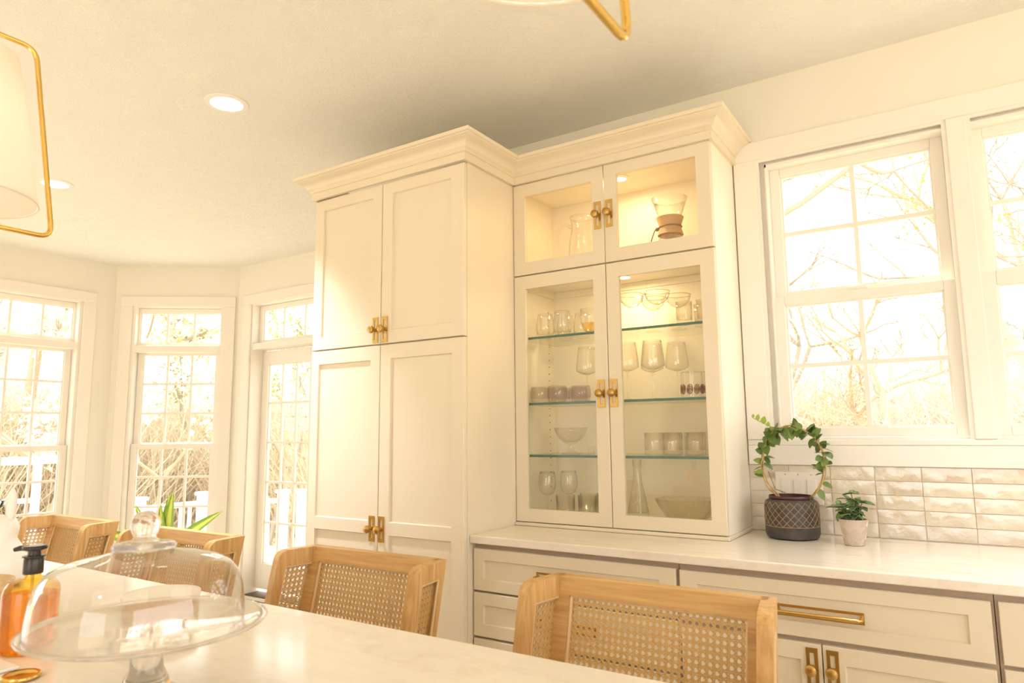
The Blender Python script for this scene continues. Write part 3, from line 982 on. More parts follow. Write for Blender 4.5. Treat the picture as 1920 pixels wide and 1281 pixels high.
# ------------------------------------------------------------------ pendants
PZ = 1.77
def pendant(x, y, label):
    o_ = (x, y, ZC)
    p = thing('pendant_light', label, 'lamp', o_, 'brass-framed pendants over the island')
    def arc(pts, r=0.03, n=5):
        out = []
        k = len(pts)
        for i in range(k):
            a, b, c_ = Vector(pts[i-1]), Vector(pts[i]), Vector(pts[(i+1) % k])
            d1, d2 = (a-b).normalized(), (c_-b).normalized()
            p1, p2 = b+d1*r, b+d2*r
            for j in range(n+1):
                t_ = j/n
                out.append((1-t_)**2*p1+2*t_*(1-t_)*b+t_*t_*p2)
        return out
    lp = arc([(x, y-0.205, PZ), (x, y+0.205, PZ), (x, y+0.140, 2.218), (x, y-0.140, 2.218)])
    MB().tube(lp, 0.0058, 12, closed=True).build('brass_frame', 'gold', p, o_, smooth=True)
    MB().tube([(x, y, 2.2175), (x, y, ZC-0.02)], 0.006, 12).build('stem', 'gold', p, o_, smooth=True)
    MB().lathe([(0, 0), (0.062, 0), (0.062, -0.018), (0.055, -0.022), (0, -0.022)], 28, o_).build('canopy', 'gold', p, o_, smooth=True)
    zb, zt = 1.815, 2.150
    rb, rt2 = 0.162, 0.104
    sh = MB().lathe([(rb, zb), (rt2, zt), (rt2-0.0018, zt), (rb-0.0018, zb)], 48, (x, y, 0), closed=True).build('lamp_shade', 'shade', p, o_, smooth=True)
    MB().tube([(x+(rb-0.001)*math.cos(a*PI/24), y+(rb-0.001)*math.sin(a*PI/24), zb) for a in range(48)], 0.0022, 6, closed=True).build('rim_tape', 'shade', sh, o_, smooth=True)
    sp_ = MB()
    for a in range(3):
        aa = a*2*PI/3+0.9
        sp_.tube([(x, y, zb+0.012), (x+(rb-0.002)*math.cos(aa), y+(rb-0.002)*math.sin(aa), zb+0.004)], 0.0016, 6)
    sp_.build('shade_spider', 'white', sh, o_)
    MB().lathe([(0, 0.0005), (rb-0.004, 0.0005), (rb-0.004, 0.002), (0, 0.002)], 40, (x, y, zb)).build('diffuser', 'shade', sh, o_)
    MB().tube([(x, y, 2.2120), (x, y, 2.06)], 0.013, 12).build('socket', 'gold', p, o_, smooth=True)
    MB().ball((x, y, 2.02), 0.035).build('bulb', 'bulb', p, o_, smooth=True)
    light('pendant_lamp', 'POINT', (x, y, 1.955), PEND_W, LAMP, shadow_soft_size=0.03)
    return p
pendant(-0.174, -1.60, 'brass-framed pendant with a white tapered shade, at the left')
pendant(1.301, -1.60, 'brass-framed pendant with a white shade, cut off at the top centre')

# ------------------------------------------------------------------ recessed ceiling lights and added fill lamps
def can(x, y, label, vis=True):
    o_ = (x, y, ZC)
    c_ = thing('recessed_light', label, 'lamp', o_, 'recessed ceiling lights')
    MB().lathe([(0.068, -0.001), (0.068, -0.006), (0.090, -0.004), (0.092, -0.0005), (0.068, -0.0003)], 40, o_).build('trim_ring', 'trim', c_, o_, smooth=True)
    MB().lathe([(0, -0.0045), (0.0675, -0.0045), (0.0675, -0.0005), (0, -0.0005)], 36, o_).build('lens', 'lens', c_, o_)
    light('can_or_fill_lamp', 'AREA', (x, y, ZC-0.012), CAN_W, LAMP, shape='DISK', size=0.12, spread=math.radians(70))
can(-0.984, -0.417, 'round recessed ceiling light, the larger one near the pantry cabinet')
can(-2.652, -0.372, 'round recessed ceiling light, the far one beside the left pendant frame')
for i, (x, y) in enumerate(((1.9, -0.12), (-2.6, -3.2), (-0.9, -3.3), (0.8, -3.3), (2.6, -3.2), (-2.6, -4.3), (0.0, -4.3), (2.6, -4.3))):  # unseen lamps without fixtures, added to fill the room with light
    light('can_or_fill_lamp', 'AREA', (x, y, ZC-0.012), REAR_W if y < -1 else 9.0, LAMP, shape='DISK', size=0.12, spread=math.radians(95 if y < -1 else 70))

# ------------------------------------------------------------------ cake stand and dome
CK = (0.582, -1.541)
o_ = (CK[0], CK[1], 0.914)
cs = thing('cake_stand', 'clear glass footed cake stand on the island, under the dome', 'cake stand', o_)
zp = 1.022
pl = MB().lathe([(0, zp-0.006), (0.05, zp-0.006), (0.135, zp-0.004), (0.152, zp+0.000), (0.163, zp+0.0045), (0.165, zp+0.0075), (0.162, zp+0.009), (0.150, zp+0.0055), (0.135, zp+0.002), (0.05, zp), (0, zp)], 72, (CK[0], CK[1], 0))
pl.build('plate', 'plateglass', cs, o_, smooth='all')
st = MB().lathe([(0, zp-0.0065), (0.030, zp-0.0065), (0.024, zp-0.016), (0.020, zp-0.030), (0.023, zp-0.055), (0.034, zp-0.080), (0.058, zp-0.098), (0.066, zp-0.104), (0.066, 0.9145), (0.060, 0.9145), (0.03, 0.930), (0, 0.938)], 48, (CK[0], CK[1], 0))
st.build('stem', 'solidglass', cs, o_, smooth='all')
o_ = (CK[0], CK[1], zp+0.0035)
o_ = (CK[0]-0.011, CK[1]-0.007, zp+0.0035)
cd = thing('cake_dome', 'clear glass cake dome with a ball knob, in the left foreground', 'cake dome', o_)
outp = [(0.1430, 0.0), (0.1440, 0.010), (0.1425, 0.030), (0.1395, 0.055), (0.1335, 0.076), (0.122, 0.093), (0.105, 0.103), (0.085, 0.109), (0.062, 0.114), (0.045, 0.119), (0.035, 0.123)]
DZ = 0.89
dm = MB().lathe([(a, b*DZ) for a, b in outp+[(0, 0.124)]], 72, o_)
dm.build('bell', 'dome', cd, o_, smooth='all')
kb = MB().lathe([(a, b-0.124+0.124*DZ) for a, b in [(0, 0.1242), (0.043, 0.1242), (0.044, 0.128), (0.041, 0.1315), (0.026, 0.1335), (0.017, 0.137), (0.0150, 0.1405), (0.0172, 0.1445), (0.0195, 0.151), (0.0205, 0.158), (0.0195, 0.1655), (0.0165, 0.1715), (0.0105, 0.1765), (0, 0.1785)]], 40, o_)
kb.build('knob', 'solidglass', cd, o_, smooth='all')

# canister behind the dome
o_ = (0.165, -1.275, 0.914)
cn = thing('canister', 'low round tan canister with a pale lid, seen through the cake dome', 'canister', o_)
MB().lathe([(0, 0.0005), (0.070, 0.0005), (0.073, 0.004), (0.073, 0.050), (0, 0.050)], 40, o_).build('body', 'canister', cn, o_, smooth=True)
MB().lathe([(0, 0.0505), (0.075, 0.0505), (0.076, 0.054), (0.075, 0.060), (0.06, 0.063), (0, 0.064)], 40, o_).build('lid', 'lid', cn, o_, smooth=True)

# soap dispenser
o_ = (0.140, -1.512, 0.914)
so = thing('soap_dispenser', 'amber soap bottle with a black pump, left of the cake dome', 'bottle', o_)
bo = [(0, 0.001), (0.040, 0.001), (0.045, 0.005), (0.0458, 0.012), (0.0458, 0.104), (0.0435, 0.115), (0.036, 0.124), (0.022, 0.129), (0.0135, 0.131), (0.0135, 0.136)]
MB().lathe(bo, 44, o_).build('bottle', 'amber', so, o_, smooth='all')
MB().lathe([(0, 0.003), (0.040, 0.003), (0.0435, 0.010), (0.0435, 0.101), (0, 0.101)], 40, o_).build('liquid', 'soap', so, o_, smooth=True)
pm = MB().lathe([(0, 0.1365), (0.0160, 0.1365), (0.0165, 0.138), (0.0165, 0.163), (0.0155, 0.165), (0.0190, 0.1665), (0.0190, 0.169), (0.0110, 0.170), (0.0105, 0.178), (0, 0.178)], 32, o_)
pm.build('pump_collar', 'blackp', so, o_, smooth=True)
hd = MB()
hd.lathe([(0, 0.1785), (0.016, 0.1785), (0.0205, 0.1805), (0.0208, 0.1845), (0.018, 0.187), (0, 0.1875)], 32, o_)
nd = Vector((-0.80, -0.60, 0)).normalized()
c0 = Vector(o_)+Vector((0, 0, 0.1825))
hd.tube([c0+nd*0.012, c0+nd*0.026+Vector((0, 0, -0.0005)), c0+nd*0.036+Vector((0, 0, -0.003))], [0.0056, 0.0050, 0.0038], 12)
hd.build('pump_head', 'blackp', so, o_, smooth=True)
MB().tube([Vector(o_)+Vector((0, 0, 0.102)), Vector(o_)+Vector((0, 0, 0.135))], 0.003, 8).build('dip_tube', 'plastic', so, o_)

# white rabbit figurine, wooden bowl, tray, brass ring dish, sprig at the left edge
o_ = (-0.553, -1.306, 0.914)
rb_ = thing('rabbit_figurine', 'smooth white ceramic rabbit with upright ears, at the left edge', 'figurine', o_)
MB().lathe([(0, 0.0008), (0.050, 0.0008), (0.068, 0.012), (0.074, 0.040), (0.066, 0.078), (0.048, 0.108), (0.040, 0.122), (0.043, 0.136), (0.044, 0.152), (0.036, 0.170), (0.020, 0.180), (0, 0.183)], 32, o_).build('body', 'white', rb_, o_, smooth='all')
for dx_, dy_ in ((-0.016, -0.012), (0.022, 0.014)):
    e_ = MB().ball((0, 0, 0), 1.0, 16, (0.016, 0.012, 0.047))
    e_.xf(lambda a, b, c_: (o_[0]+dx_+a+c_*dx_*1.2, o_[1]+dy_+b+c_*dy_*1.2, o_[2]+0.205+c_))
    e_.build('ear', 'white', rb_, o_, smooth='all')
o_ = (-0.325, -1.440, 0.914)
wb_ = MB().lathe([(0, 0.0008), (0.045, 0.0008), (0.066, 0.010), (0.079, 0.032), (0.083, 0.060), (0.079, 0.061), (0.074, 0.034), (0.060, 0.014), (0, 0.008)], 40, (0, 0, 0)).build('wooden_bowl', 'bowlwood', smooth='all')
wb_.location = o_
wb_['label'] = 'light wooden bowl on the island at the left edge, before the white rabbit'; wb_['category'] = 'bowl'
o_ = (0.13, -1.61, 0.914)
ty = MB().cbox(-0.13, 0.116, -0.04, 0.045, 0.0008, 0.006, 0.002)
ty.box(-0.12, 0.106, -0.03, 0.035, 0.0062, 0.0066)
ty = ty.build('tray', 'white'); ty.location = o_
ty['label'] = 'flat white tray lying in front of the amber soap bottle'; ty['category'] = 'tray'
o_ = (0.300, -1.585, 0.914)
bd = MB().lathe([(0, 0.0035), (0.018, 0.0035), (0.022, 0.006), (0.0255, 0.0085), (0.0285, 0.0065), (0.0275, 0.002), (0.022, 0.0008), (0, 0.0008)], 40, (0, 0, 0)).build('brass_dish', 'gold', smooth='all')
bd.location = o_
bd['label'] = 'small round gold dish lying in the bottom left corner'; bd['category'] = 'dish'
o_ = (-0.735, -1.295, 0.914)
sg_ = thing('rosemary_pot', 'dark green needle-leaved sprig in a white pot, behind the white rabbit', 'plant', o_)
MB().lathe([(0, 0.0008), (0.035, 0.0008), (0.045, 0.08), (0.041, 0.08), (0.036, 0.07), (0, 0.068)], 28, o_).build('pot', 'white', sg_, o_, smooth=True)
nb = MB()
for i in range(9):
    a = random.random()*6.28; tlt = random.uniform(0.1, 0.45)
    base = Vector(o_)+Vector((0, 0, 0.068))
    dr_ = Vector((math.cos(a)*tlt, math.sin(a)*tlt, 1)).normalized()
    nb.tube([base, base+dr_*0.15], 0.0015, 5)
    for j in range(26):
        q = base+dr_*(0.02+j*0.005)
        aa = random.random()*6.28
        dd = (dr_*0.7+Vector((math.cos(aa), math.sin(aa), 0.1))).normalized()
        nb.tube([q, q+dd*0.018], [0.0016, 0.0004], 4)
nb.build('needles', 'darkleaf', sg_, o_, kind='stuff')

# ------------------------------------------------------------------ leaves
def leaf_mesh(name, m_, ln, wd, nseg=6, fold=0.18, curl=0.15, tip=1.0, thick=0.0):
    vs = []; fs = []; uv = []
    for i in range(nseg+1):
        t_ = i/nseg
        wv = wd/2*math.sin(PI*min(1, t_**0.8*0.97+0.02))**0.75 if tip == 1.0 else wd/2*(math.sin(PI*min(1, t_**tip*0.96+0.03))**0.9)
        z = -curl*ln*t_*t_
        for s_ in (-1, 0, 1):
            vs.append((s_*wv, t_*ln, z+abs(s_)*fold*wv)); uv.append(((s_+1)/2, t_))
    for i in range(nseg):
        for s_ in range(2):
            a = i*3+s_
            fs.append((a, a+1, a+4, a+3))
    if thick:
        n0 = len(vs)
        vs += [(x, y, z-thick) for x, y, z in vs[:n0]]; uv += uv[:n0]
        fs += [tuple(n0+i for i in reversed(f)) for f in fs[:]]
        bd_ = [i*3 for i in range(nseg+1)]+[nseg*3+1, nseg*3+2]+[i*3+2 for i in range(nseg-1, -1, -1)]+[1]
        for i in range(len(bd_)):
            a, b = bd_[i], bd_[(i+1) % len(bd_)]
            fs.append((b, a, n0+a, n0+b))
    me = bpy.data.meshes.new(name)
    me.from_pydata(vs, [], fs)
    ul = me.uv_layers.new(name='UVMap')
    for lp in me.loops: ul.data[lp.index].uv = uv[lp.vertex_index]
    me.materials.append(M[m_]); me.shade_smooth()
    return me

def frame_m(pos, d_, up_=Vector((0, 0, 1)), roll_=0.0, sc=1.0):
    y = Vector(d_).normalized()
    x = y.cross(up_)
    if x.length < 1e-3: x = Vector((1, 0, 0))
    x.normalize(); z = x.cross(y)
    mm = Matrix((( x.x, y.x, z.x, pos[0]), (x.y, y.y, z.y, pos[1]), (x.z, y.z, z.z, pos[2]), (0, 0, 0, 1)))
    return mm @ Matrix.Rotation(roll_, 4, 'Y') @ Matrix.Scale(sc, 4)

# ring-trained vine in the dark pot
o_ = (1.064, 0.552, 0.914)
hp = thing('ring_vine', 'trailing vine trained on a ring in a dark crosshatched pot', 'plant', o_)
PR = [(0.0, 0.0008), (0.078, 0.0008), (0.088, 0.006), (0.0925, 0.018), (0.0925, 0.118), (0.088, 0.130), (0.078, 0.137), (0.074, 0.139)]
def pot_r(a, z): return 1.0
MB().lathe(PR+[(0.070, 0.139), (0.070, 0.120), (0, 0.118)], 56, o_).build('pot', 'darkpot', hp, o_, smooth=True)
MB().lathe([(0.0742, 0.1392), (0.0765, 0.143), (0.0755, 0.150), (0.072, 0.150), (0.0712, 0.120), (0.0738, 0.1392)], 56, o_).build('pot_rim', 'potrim', hp, o_, smooth=True)
MB().lathe([(0, 0.1185), (0.0695, 0.1185), (0.0695, 0.126), (0, 0.129)], 32, o_).build('soil', 'soil', hp, o_)
ln_ = MB()
nl = 22
def pr_at(z):
    for (ra, za), (rb2, zb2) in zip(PR, PR[1:]):
        if za <= z <= zb2 and zb2 > za: return ra+(rb2-ra)*(z-za)/(zb2-za)
    return 0.0925
for sg in (1, -1):
    for i in range(nl):
        a0 = 2*PI*i/nl
        pts = []
        for j in range(9):
            f_ = j/8
            z = 0.046+f_*0.084
            a = a0+sg*f_*2*PI/nl*3.0
            r = pr_at(z)+0.0002
            pts.append((o_[0]+r*math.cos(a), o_[1]+r*math.sin(a), o_[2]+z))
        ln_.tube(pts, 0.0009, 4)
ln_.tube([(o_[0]+0.0926*math.cos(a*PI/28), o_[1]+0.0926*math.sin(a*PI/28), o_[2]+0.0455) for a in range(56)], 0.001, 4, closed=True)
ln_.build('crosshatch_lines', 'potline', hp, o_, kind='stuff')
RC = Vector((1.078, 0.552, 0.914+0.262)); RA, RBz = 0.108, 0.135
ringp = []
for i in range(41):
    a = math.radians(-58-244*0)+0
    t_ = i/40
    ang_ = math.radians(236-292*t_)      # from lower left over the top to lower right
    ringp.append(RC+Vector((RA*math.cos(ang_), 0.012*math.sin(3*ang_), RBz*math.sin(ang_))))
for q in range(3):
    pts = []
    for i, p in enumerate(ringp):
        a = i*0.55+q*2.1
        pts.append(p+Vector((math.cos(a)*0.0045, math.sin(a)*0.005, math.sin(a*1.3)*0.0045)))
    pts = [Vector((RC.x-0.045+q*0.006, RC.y, 0.914+0.124))]+pts+[Vector((RC.x+0.040-q*0.012, RC.y-0.01*q, 0.914+0.124))]
    MB().tube(pts, 0.0024, 6).build('vine', 'stem', hp, o_, smooth=True)
top = ringp[16]
MB().tube([top, top+Vector((-0.02, 0, 0.02)), top+Vector((-0.055, -0.005, 0.038)), top+Vector((-0.078, -0.008, 0.052))], 0.0016, 6).build('shoot', 'leafy', hp, o_, smooth=True)
MB().tube([ringp[6]+Vector((0.02, 0, 0)), ringp[4]+Vector((0.035, -0.01, -0.03)), ringp[1]+Vector((0.045, -0.02, 0.0))], 0.0016, 6).build('shoot', 'stemg', hp, o_, smooth=True)
lm = [leaf_mesh('leaf', 'leaf', 0.046, 0.031, curl=0.12), leaf_mesh('leaf', 'leaf', 0.038, 0.029, curl=0.05), leaf_mesh('leaf', 'leaf', 0.052, 0.033, curl=0.2)]
ly = leaf_mesh('leaf', 'leafy', 0.020, 0.015)
def add_leaf(me, pos, d_, parent, off, roll_=0, sc=1.0, up_=Vector((0, 0, 1))):
    p = Vector(pos)-Vector(off)
    return link('leaf', me, parent, None, frame_m(p, d_, up_, roll_, sc))
for i in range(5, 39):
    dens = 3 if 10 <= i <= 26 else 2 if 8 <= i <= 34 else (1 if i % 2 == 0 else 0)
    for k_ in range(dens):
        p = ringp[i]+Vector((random.uniform(-.004, .004), random.uniform(-.012, .012), random.uniform(-.004, .004)))
        rad = (ringp[i]-RC).normalized()
        side = random.choice((-1, 1, 1)) if i < 30 else random.choice((-1, 1))
        d_ = rad*side*random.uniform(0.4, 1.0)+Vector((random.uniform(-.7, .7), random.uniform(-0.9, 0.35), random.uniform(-0.55, 0.35)))
        add_leaf(random.choice(lm), p, d_, hp, o_, random.uniform(-0.8, 0.8), random.uniform(0.7, 1.05), Vector((0, -0.8, 0.7)))
for f_, s_ in ((0.35, 0.8), (0.55, 1.2), (0.8, 1.0), (1.0, 0.6)):
    p = top+Vector((-0.078, -0.008, 0.052))*f_
    add_leaf(ly, p, Vector((0.25, -0.2, 1)), hp, o_, random.uniform(-.5, .5), s_*1.2, Vector((0, -1, 0.2)))
for i in (0, 1, 2):
    add_leaf(lm[1], ringp[5+i]+Vector((-0.002, 0, 0)), Vector((-1, -0.3, 0.25-0.35*i)), hp, o_, 0.4*i, 0.85, Vector((0, -0.6, 0.8)))
for dx_ in (0.03, 0.045, 0.02):
    add_leaf(lm[1], (RC.x+dx_, RC.y-0.02, 0.914+0.128), Vector((random.uniform(-.5, .8), -0.5, 0.6)), hp, o_, 0, 0.8, Vector((0, -1, 0.3)))

# jade plant in the taupe pot
o_ = (1.272, 0.485, 0.914)
jp = thing('jade_plant', 'small jade plant in a taupe pot with pale diamond lines', 'plant', o_)
def tp_r(z): return 0.0315+(0.0455-0.0315)*z/0.086
MB().lathe([(0, 0.0008), (0.030, 0.0008), (0.0315, 0.002), (0.0455, 0.086), (0.042, 0.086), (0.040, 0.074), (0, 0.074)], 48, o_).build('pot', 'taupe', jp, o_, smooth=True)
MB().lathe([(0, 0.0742), (0.0395, 0.0742), (0.0395, 0.077), (0, 0.079)], 28, o_).build('soil', 'soil', jp, o_)
ln_ = MB()
nd_ = 7
for i in range(nd_):
    for zc_ in (0.022, 0.064):
        for sc_ in (0.25, 0.5, 0.75, 1.0):
            hw_, hz_ = PI/nd_*sc_, 0.021*sc_
            ac = 2*PI*i/nd_
            cs_ = [(0, hz_), (hw_, 0), (0, -hz_), (-hw_, 0)]
            for q in range(4):
                a1, z1_ = cs_[q]; a2, z2_ = cs_[(q+1) % 4]
                pts = []
                for t_ in (0, 0.5, 1):
                    z = zc_+z1_+(z2_-z1_)*t_; a = ac+a1+(a2-a1)*t_; r = tp_r(z)+0.0001
                    pts.append((o_[0]+r*math.cos(a), o_[1]+r*math.sin(a), o_[2]+z))
                ln_.tube(pts, 0.0006, 3, caps=False)
ln_.build('diamond_lines', 'taupeline', jp, o_, kind='stuff')
jm = [leaf_mesh('leaf', 'jade', 0.036, 0.021, curl=0.12, thick=0.002), leaf_mesh('leaf', 'jade', 0.030, 0.020, curl=-0.05, thick=0.002), leaf_mesh('leaf', 'jade', 0.042, 0.020, curl=0.25, thick=0.002)]
tips = []
for i in range(8):
    a = i*0.8+0.3
    sp_ = random.uniform(0.022, 0.062) if i else 0.0
    h_ = random.uniform(0.030, 0.080) if i else 0.088
    b0 = Vector((o_[0]+0.012*math.cos(a), o_[1]+0.012*math.sin(a), o_[2]+0.076))
    t1 = Vector((o_[0]+sp_*math.cos(a), o_[1]+sp_*math.sin(a), o_[2]+0.082+h_))
    MB().tube([b0, (b0+t1)/2+Vector((0, 0, 0.006)), t1], [0.003, 0.0025, 0.0015], 6).build('stem', 'stemg', jp, o_, smooth=True)
    for lv in range(3):
        p = b0.lerp(t1, 0.45+0.275*lv)
        for q in range(3 if lv < 2 else 4):
            aa = random.random()*6.28
            add_leaf(random.choice(jm), p, Vector((math.cos(aa), math.sin(aa), random.uniform(-0.35, 0.55) if lv == 2 else random.uniform(-0.7, 0.3))), jp, o_, random.uniform(-.4, .4), random.uniform(0.85, 1.1))

# dracaena behind the third stool
o_ = (-2.42, 0.26, 0.0)
dp = thing('dracaena_plant', 'yellow-green striped dracaena rising behind the stools before the corner window', 'plant', o_)
MB().lathe([(0, 0.0008), (0.12, 0.0008), (0.16, 0.32), (0.165, 0.33), (0.150, 0.33), (0.145, 0.30), (0, 0.30)], 36, o_).build('pot', 'white', dp, o_, smooth=True)
MB().tube([(o_[0], o_[1], 0.301), (o_[0]+0.01, o_[1], 0.62)], [0.02, 0.014], 10).build('cane_stem', 'stemg', dp, o_, smooth=True)
dm_ = [leaf_mesh('leaf', 'drac', 0.40, 0.075, 10, 0.25, 0.05, 0.85), leaf_mesh('leaf', 'drac', 0.34, 0.062, 10, 0.25, 0.10, 0.85)]
vr = Vector((0.839, 0.544, 0))        # sideways as the leaves fan out
for (sd, upv, me_, s_, bz) in ((0.30, 1.0, 0, 1.05, 0.56), (0.02, 1.0, 1, 1.08, 0.58), (0.16, 1.0, 1, 0.80, 0.60), (0.95, 0.62, 0, 1.05, 0.62), (-0.42, 0.95, 0, 0.92, 0.57), (0.0, 0.8, 1, 0.95, 0.58), (-1.0, 0.42, 0, 1.0, 0.62), (-1.0, 0.22, 1, 1.0, 0.60), (0.75, 0.5, 1, 0.8, 0.60)):
    d_ = vr*sd+Vector((random.uniform(-.12, .12), random.uniform(-.25, -.05), upv))
    add_leaf(dm_[me_], (o_[0]+0.01+sd*0.01, o_[1], bz), d_, dp, o_, random.uniform(-.3, .3), s_, Vector((0.5, -0.8, 0.3)))

# ------------------------------------------------------------------ glassware in the hutch
ZS = {'1': 1.7086, '2': 1.4246, '3': 1.2056, '0': 0.9466, 't': 2.0126}
def wall_prof(out, th=0.0013, bottom=0.004):
    """closed wall: outer profile [(r, z)] from the foot centre up, plus its inside"""
    inn = [(max(r-th, 0.0005), z) for r, z in out if z > bottom and r > th*1.5]
    inn = inn[::-1]
    return out+inn+[(0, inn[-1][1])]
def glass_proto(name, label, cat, group, prof, m_='glass', n=24, mod=None):
    t_ = MB().lathe(prof, n, (0, 0, 0), mod=mod).build(name, m_, None, None, smooth='all')
    t_['label'] = label; t_['category'] = cat
    if group: t_['group'] = group
    return t_
def place_set(proto, spots):
    """spots: (x, y, shelf, label)"""
    for i, (x, y, sh_, lb) in enumerate(spots):
        o = proto if i == 0 else proto.copy()
        if i:
            COL.objects.link(o)
        o.location = (x, y, ZS[sh_]); o['label'] = lb
        o.rotation_euler = (0, 0, i*0.7)
# stemless tumblers, upper left
pr = wall_prof([(0, 0), (0.020, 0), (0.027, 0.003), (0.0375, 0.022), (0.041, 0.045), (0.039, 0.070), (0.0335, 0.103), (0.0325, 0.112)])
place_set(glass_proto('stemless_glass', 'x', 'glass', 'stemless glasses on the top shelf', pr), [
    (0.083, 0.49, '1', 'clear stemless wine glass at the left end of the top glass shelf'),
    (0.185, 0.46, '1', 'clear stemless wine glass on the top shelf, second from the left in front'),
    (0.135, 0.585, '1', 'clear stemless wine glass at the back of the top shelf, left'),
    (0.228, 0.570, '1', 'clear stemless wine glass at the back of the top shelf, beside the amber-based glass')])
# amber based glass
o = glass_proto('footed_glass', 'clear bowl-shaped glass with an amber base on the top shelf', 'glass', None,
    wall_prof([(0, 0), (0.022, 0), (0.026, 0.003), (0.024, 0.010), (0.034, 0.026), (0.043, 0.050), (0.0455, 0.080), (0.044, 0.108)]), 'glass')
o.location = (0.318, 0.470, ZS['1'])
ab = MB().lathe([(0, 0.0042), (0.021, 0.0042), (0.0225, 0.010), (0.0315, 0.026), (0.0395, 0.046), (0, 0.040)], 24).build('amber_base', 'amberglass', o, None, smooth='all')
# coupes with gold rims
def goblet(name, bowl, foot_r, stem_h, stem_r):
    z0 = stem_h
    out = [(0, 0), (foot_r, 0), (foot_r, 0.0015), (foot_r*0.5, 0.004), (stem_r*1.6, 0.009), (stem_r, 0.02), (stem_r, z0-0.012), (stem_r*1.6, z0-0.004)]
    out += [(r, z0+z) for r, z in bowl]
    inn = [(max(r-0.0012, 0.0005), z0+z) for r, z in bowl if r > 0.006][::-1]
    return out+inn+[(0, inn[-1][1]+0.0005)]
cb_ = [(0.010, 0.0), (0.028, 0.008), (0.042, 0.022), (0.0495, 0.040), (0.0515, 0.052)]
cp = thing('coupe_glass', 'x', 'glass', (0, 0, 0), 'gold-rimmed coupes on the top shelf')
MB().lathe(goblet('c', cb_, 0.033, 0.092, 0.0032), 28).build('bowl', 'glass', cp, None, smooth='all')
MB().tube([(0.0511*math.cos(a*PI/16), 0.0511*math.sin(a*PI/16), 0.1442) for a in range(32)], 0.0009, 5, closed=True).build('gold_rim', 'gold', cp, None, smooth=True)
for i, (x, y, lb) in enumerate(((0.512, 0.455, 'gold-rimmed coupe glass at the left of the top right shelf, in front'),
                               (0.622, 0.455, 'gold-rimmed coupe glass in front, second from the left on the top right shelf'),
                               (0.560, 0.572, 'gold-rimmed coupe glass standing behind the two front coupes'),
                               (0.668, 0.572, 'gold-rimmed coupe glass at the back, next to the textured tumblers'))):
    if i == 0: cp.location = (x, y, ZS['1']); cp['label'] = lb
    else: dup(cp, (x, y, ZS['1']), lb)
# textured tumblers
pr = wall_prof([(0, 0), (0.026, 0), (0.030, 0.002), (0.031, 0.02), (0.0315, 0.05), (0.032, 0.09)], 0.003)
tx_ = glass_proto('textured_tumbler', 'x', 'glass', 'textured tumblers on the top shelf', pr, 'glasst', 40, lambda a, z: 1+0.03*math.sin(7*a+60*z)*math.sin(5*a-90*z))
place_set(tx_, [(0.730, 0.455, '1', 'rippled pinkish tumbler on the top shelf, beside the coupes'),
                (0.812, 0.455, '1', 'rippled pinkish tumbler at the right end of the top shelf, in front'),
                (0.772, 0.545, '1', 'rippled pinkish tumbler behind the two front ones on the top shelf')])
# smoked tumblers, second shelf left
pr = wall_prof([(0, 0), (0.030, 0), (0.037, 0.004), (0.0425, 0.020), (0.0435, 0.040), (0.041, 0.060), (0.0395, 0.070)], 0.0016)
place_set(glass_proto('smoked_tumbler', 'x', 'glass', 'smoked tumblers on the second shelf', pr, 'smoke'), [
    (0.072, 0.455, '2', 'smoked grey tumbler at the left end of the second shelf'),
    (0.166, 0.440, '2', 'smoked grey tumbler in the middle of the second shelf row, left door'),
    (0.252, 0.490, '2', 'smoked grey tumbler nearest the tall wine glasses, left door'),
    (0.112, 0.560, '2', 'smoked grey tumbler at the back left of the second shelf'),
    (0.196, 0.575, '2', 'smoked grey tumbler at the back right of its row')])
# large wine glasses
wbw = [(0.010, 0.0), (0.030, 0.005), (0.0455, 0.014), (0.0475, 0.022), (0.0445, 0.055), (0.039, 0.100), (0.0365, 0.118)]
pr = goblet('w', wbw, 0.036, 0.118, 0.0030)
place_set(glass_proto('wine_glass', 'x', 'glass', 'tall wine glasses on the second shelf', pr), [
    (0.270, 0.520, '2', 'tall angular wine glass on the second shelf behind the left door'),
    (0.352, 0.580, '2', 'tall angular wine glass on the second shelf beside the middle stile'),
    (0.478, 0.470, '2', 'tall angular wine glass at the left edge of the right door'),
    (0.540, 0.585, '2', 'tall angular wine glass at the back, second from left behind the right door'),
    (0.588, 0.470, '2', 'tall angular wine glass in front, middle of the right door group'),
    (0.645, 0.590, '2', 'tall angular wine glass at the right end of the wine glass group')])
# printed tumblers
pt = thing('printed_tumbler', 'x', 'glass', (0, 0, 0), 'printed tumblers on the second shelf')
MB().lathe(wall_prof([(0, 0), (0.036, 0), (0.039, 0.003), (0.040, 0.10)], 0.0018), 32).build('tumbler', 'glass', pt, None, smooth=True)
pm_ = MB()
for a0 in range(0, 360, 40):
    ac = math.radians(a0)
    for rr_ in (0.017, 0.010):
        pts = []
        for i in range(16):
            t_ = i*PI/8
            a = ac+rr_*0.62*math.cos(t_)/0.0405; z = 0.034+rr_*math.sin(t_)
            pts.append((0.0404*math.cos(a), 0.0404*math.sin(a), z))
        pm_.tube(pts, 0.0014, 4, closed=True)
    for i in range(9):
        t_ = i*2.4; r_ = 0.0012*i*0.7
        a = ac+r_*math.cos(t_)/0.0405; z = 0.034+r_*1.3*math.sin(t_)
        pm_.ball((0.0404*math.cos(a), 0.0404*math.sin(a), z), 0.0017, 6)
pm_.build('paisley_print', 'print', pt, None, kind='stuff')
pt.location = (0.742, 0.470, ZS['2']); pt['label'] = 'clear tumbler with brown paisley print on the second shelf, left one of the pair'
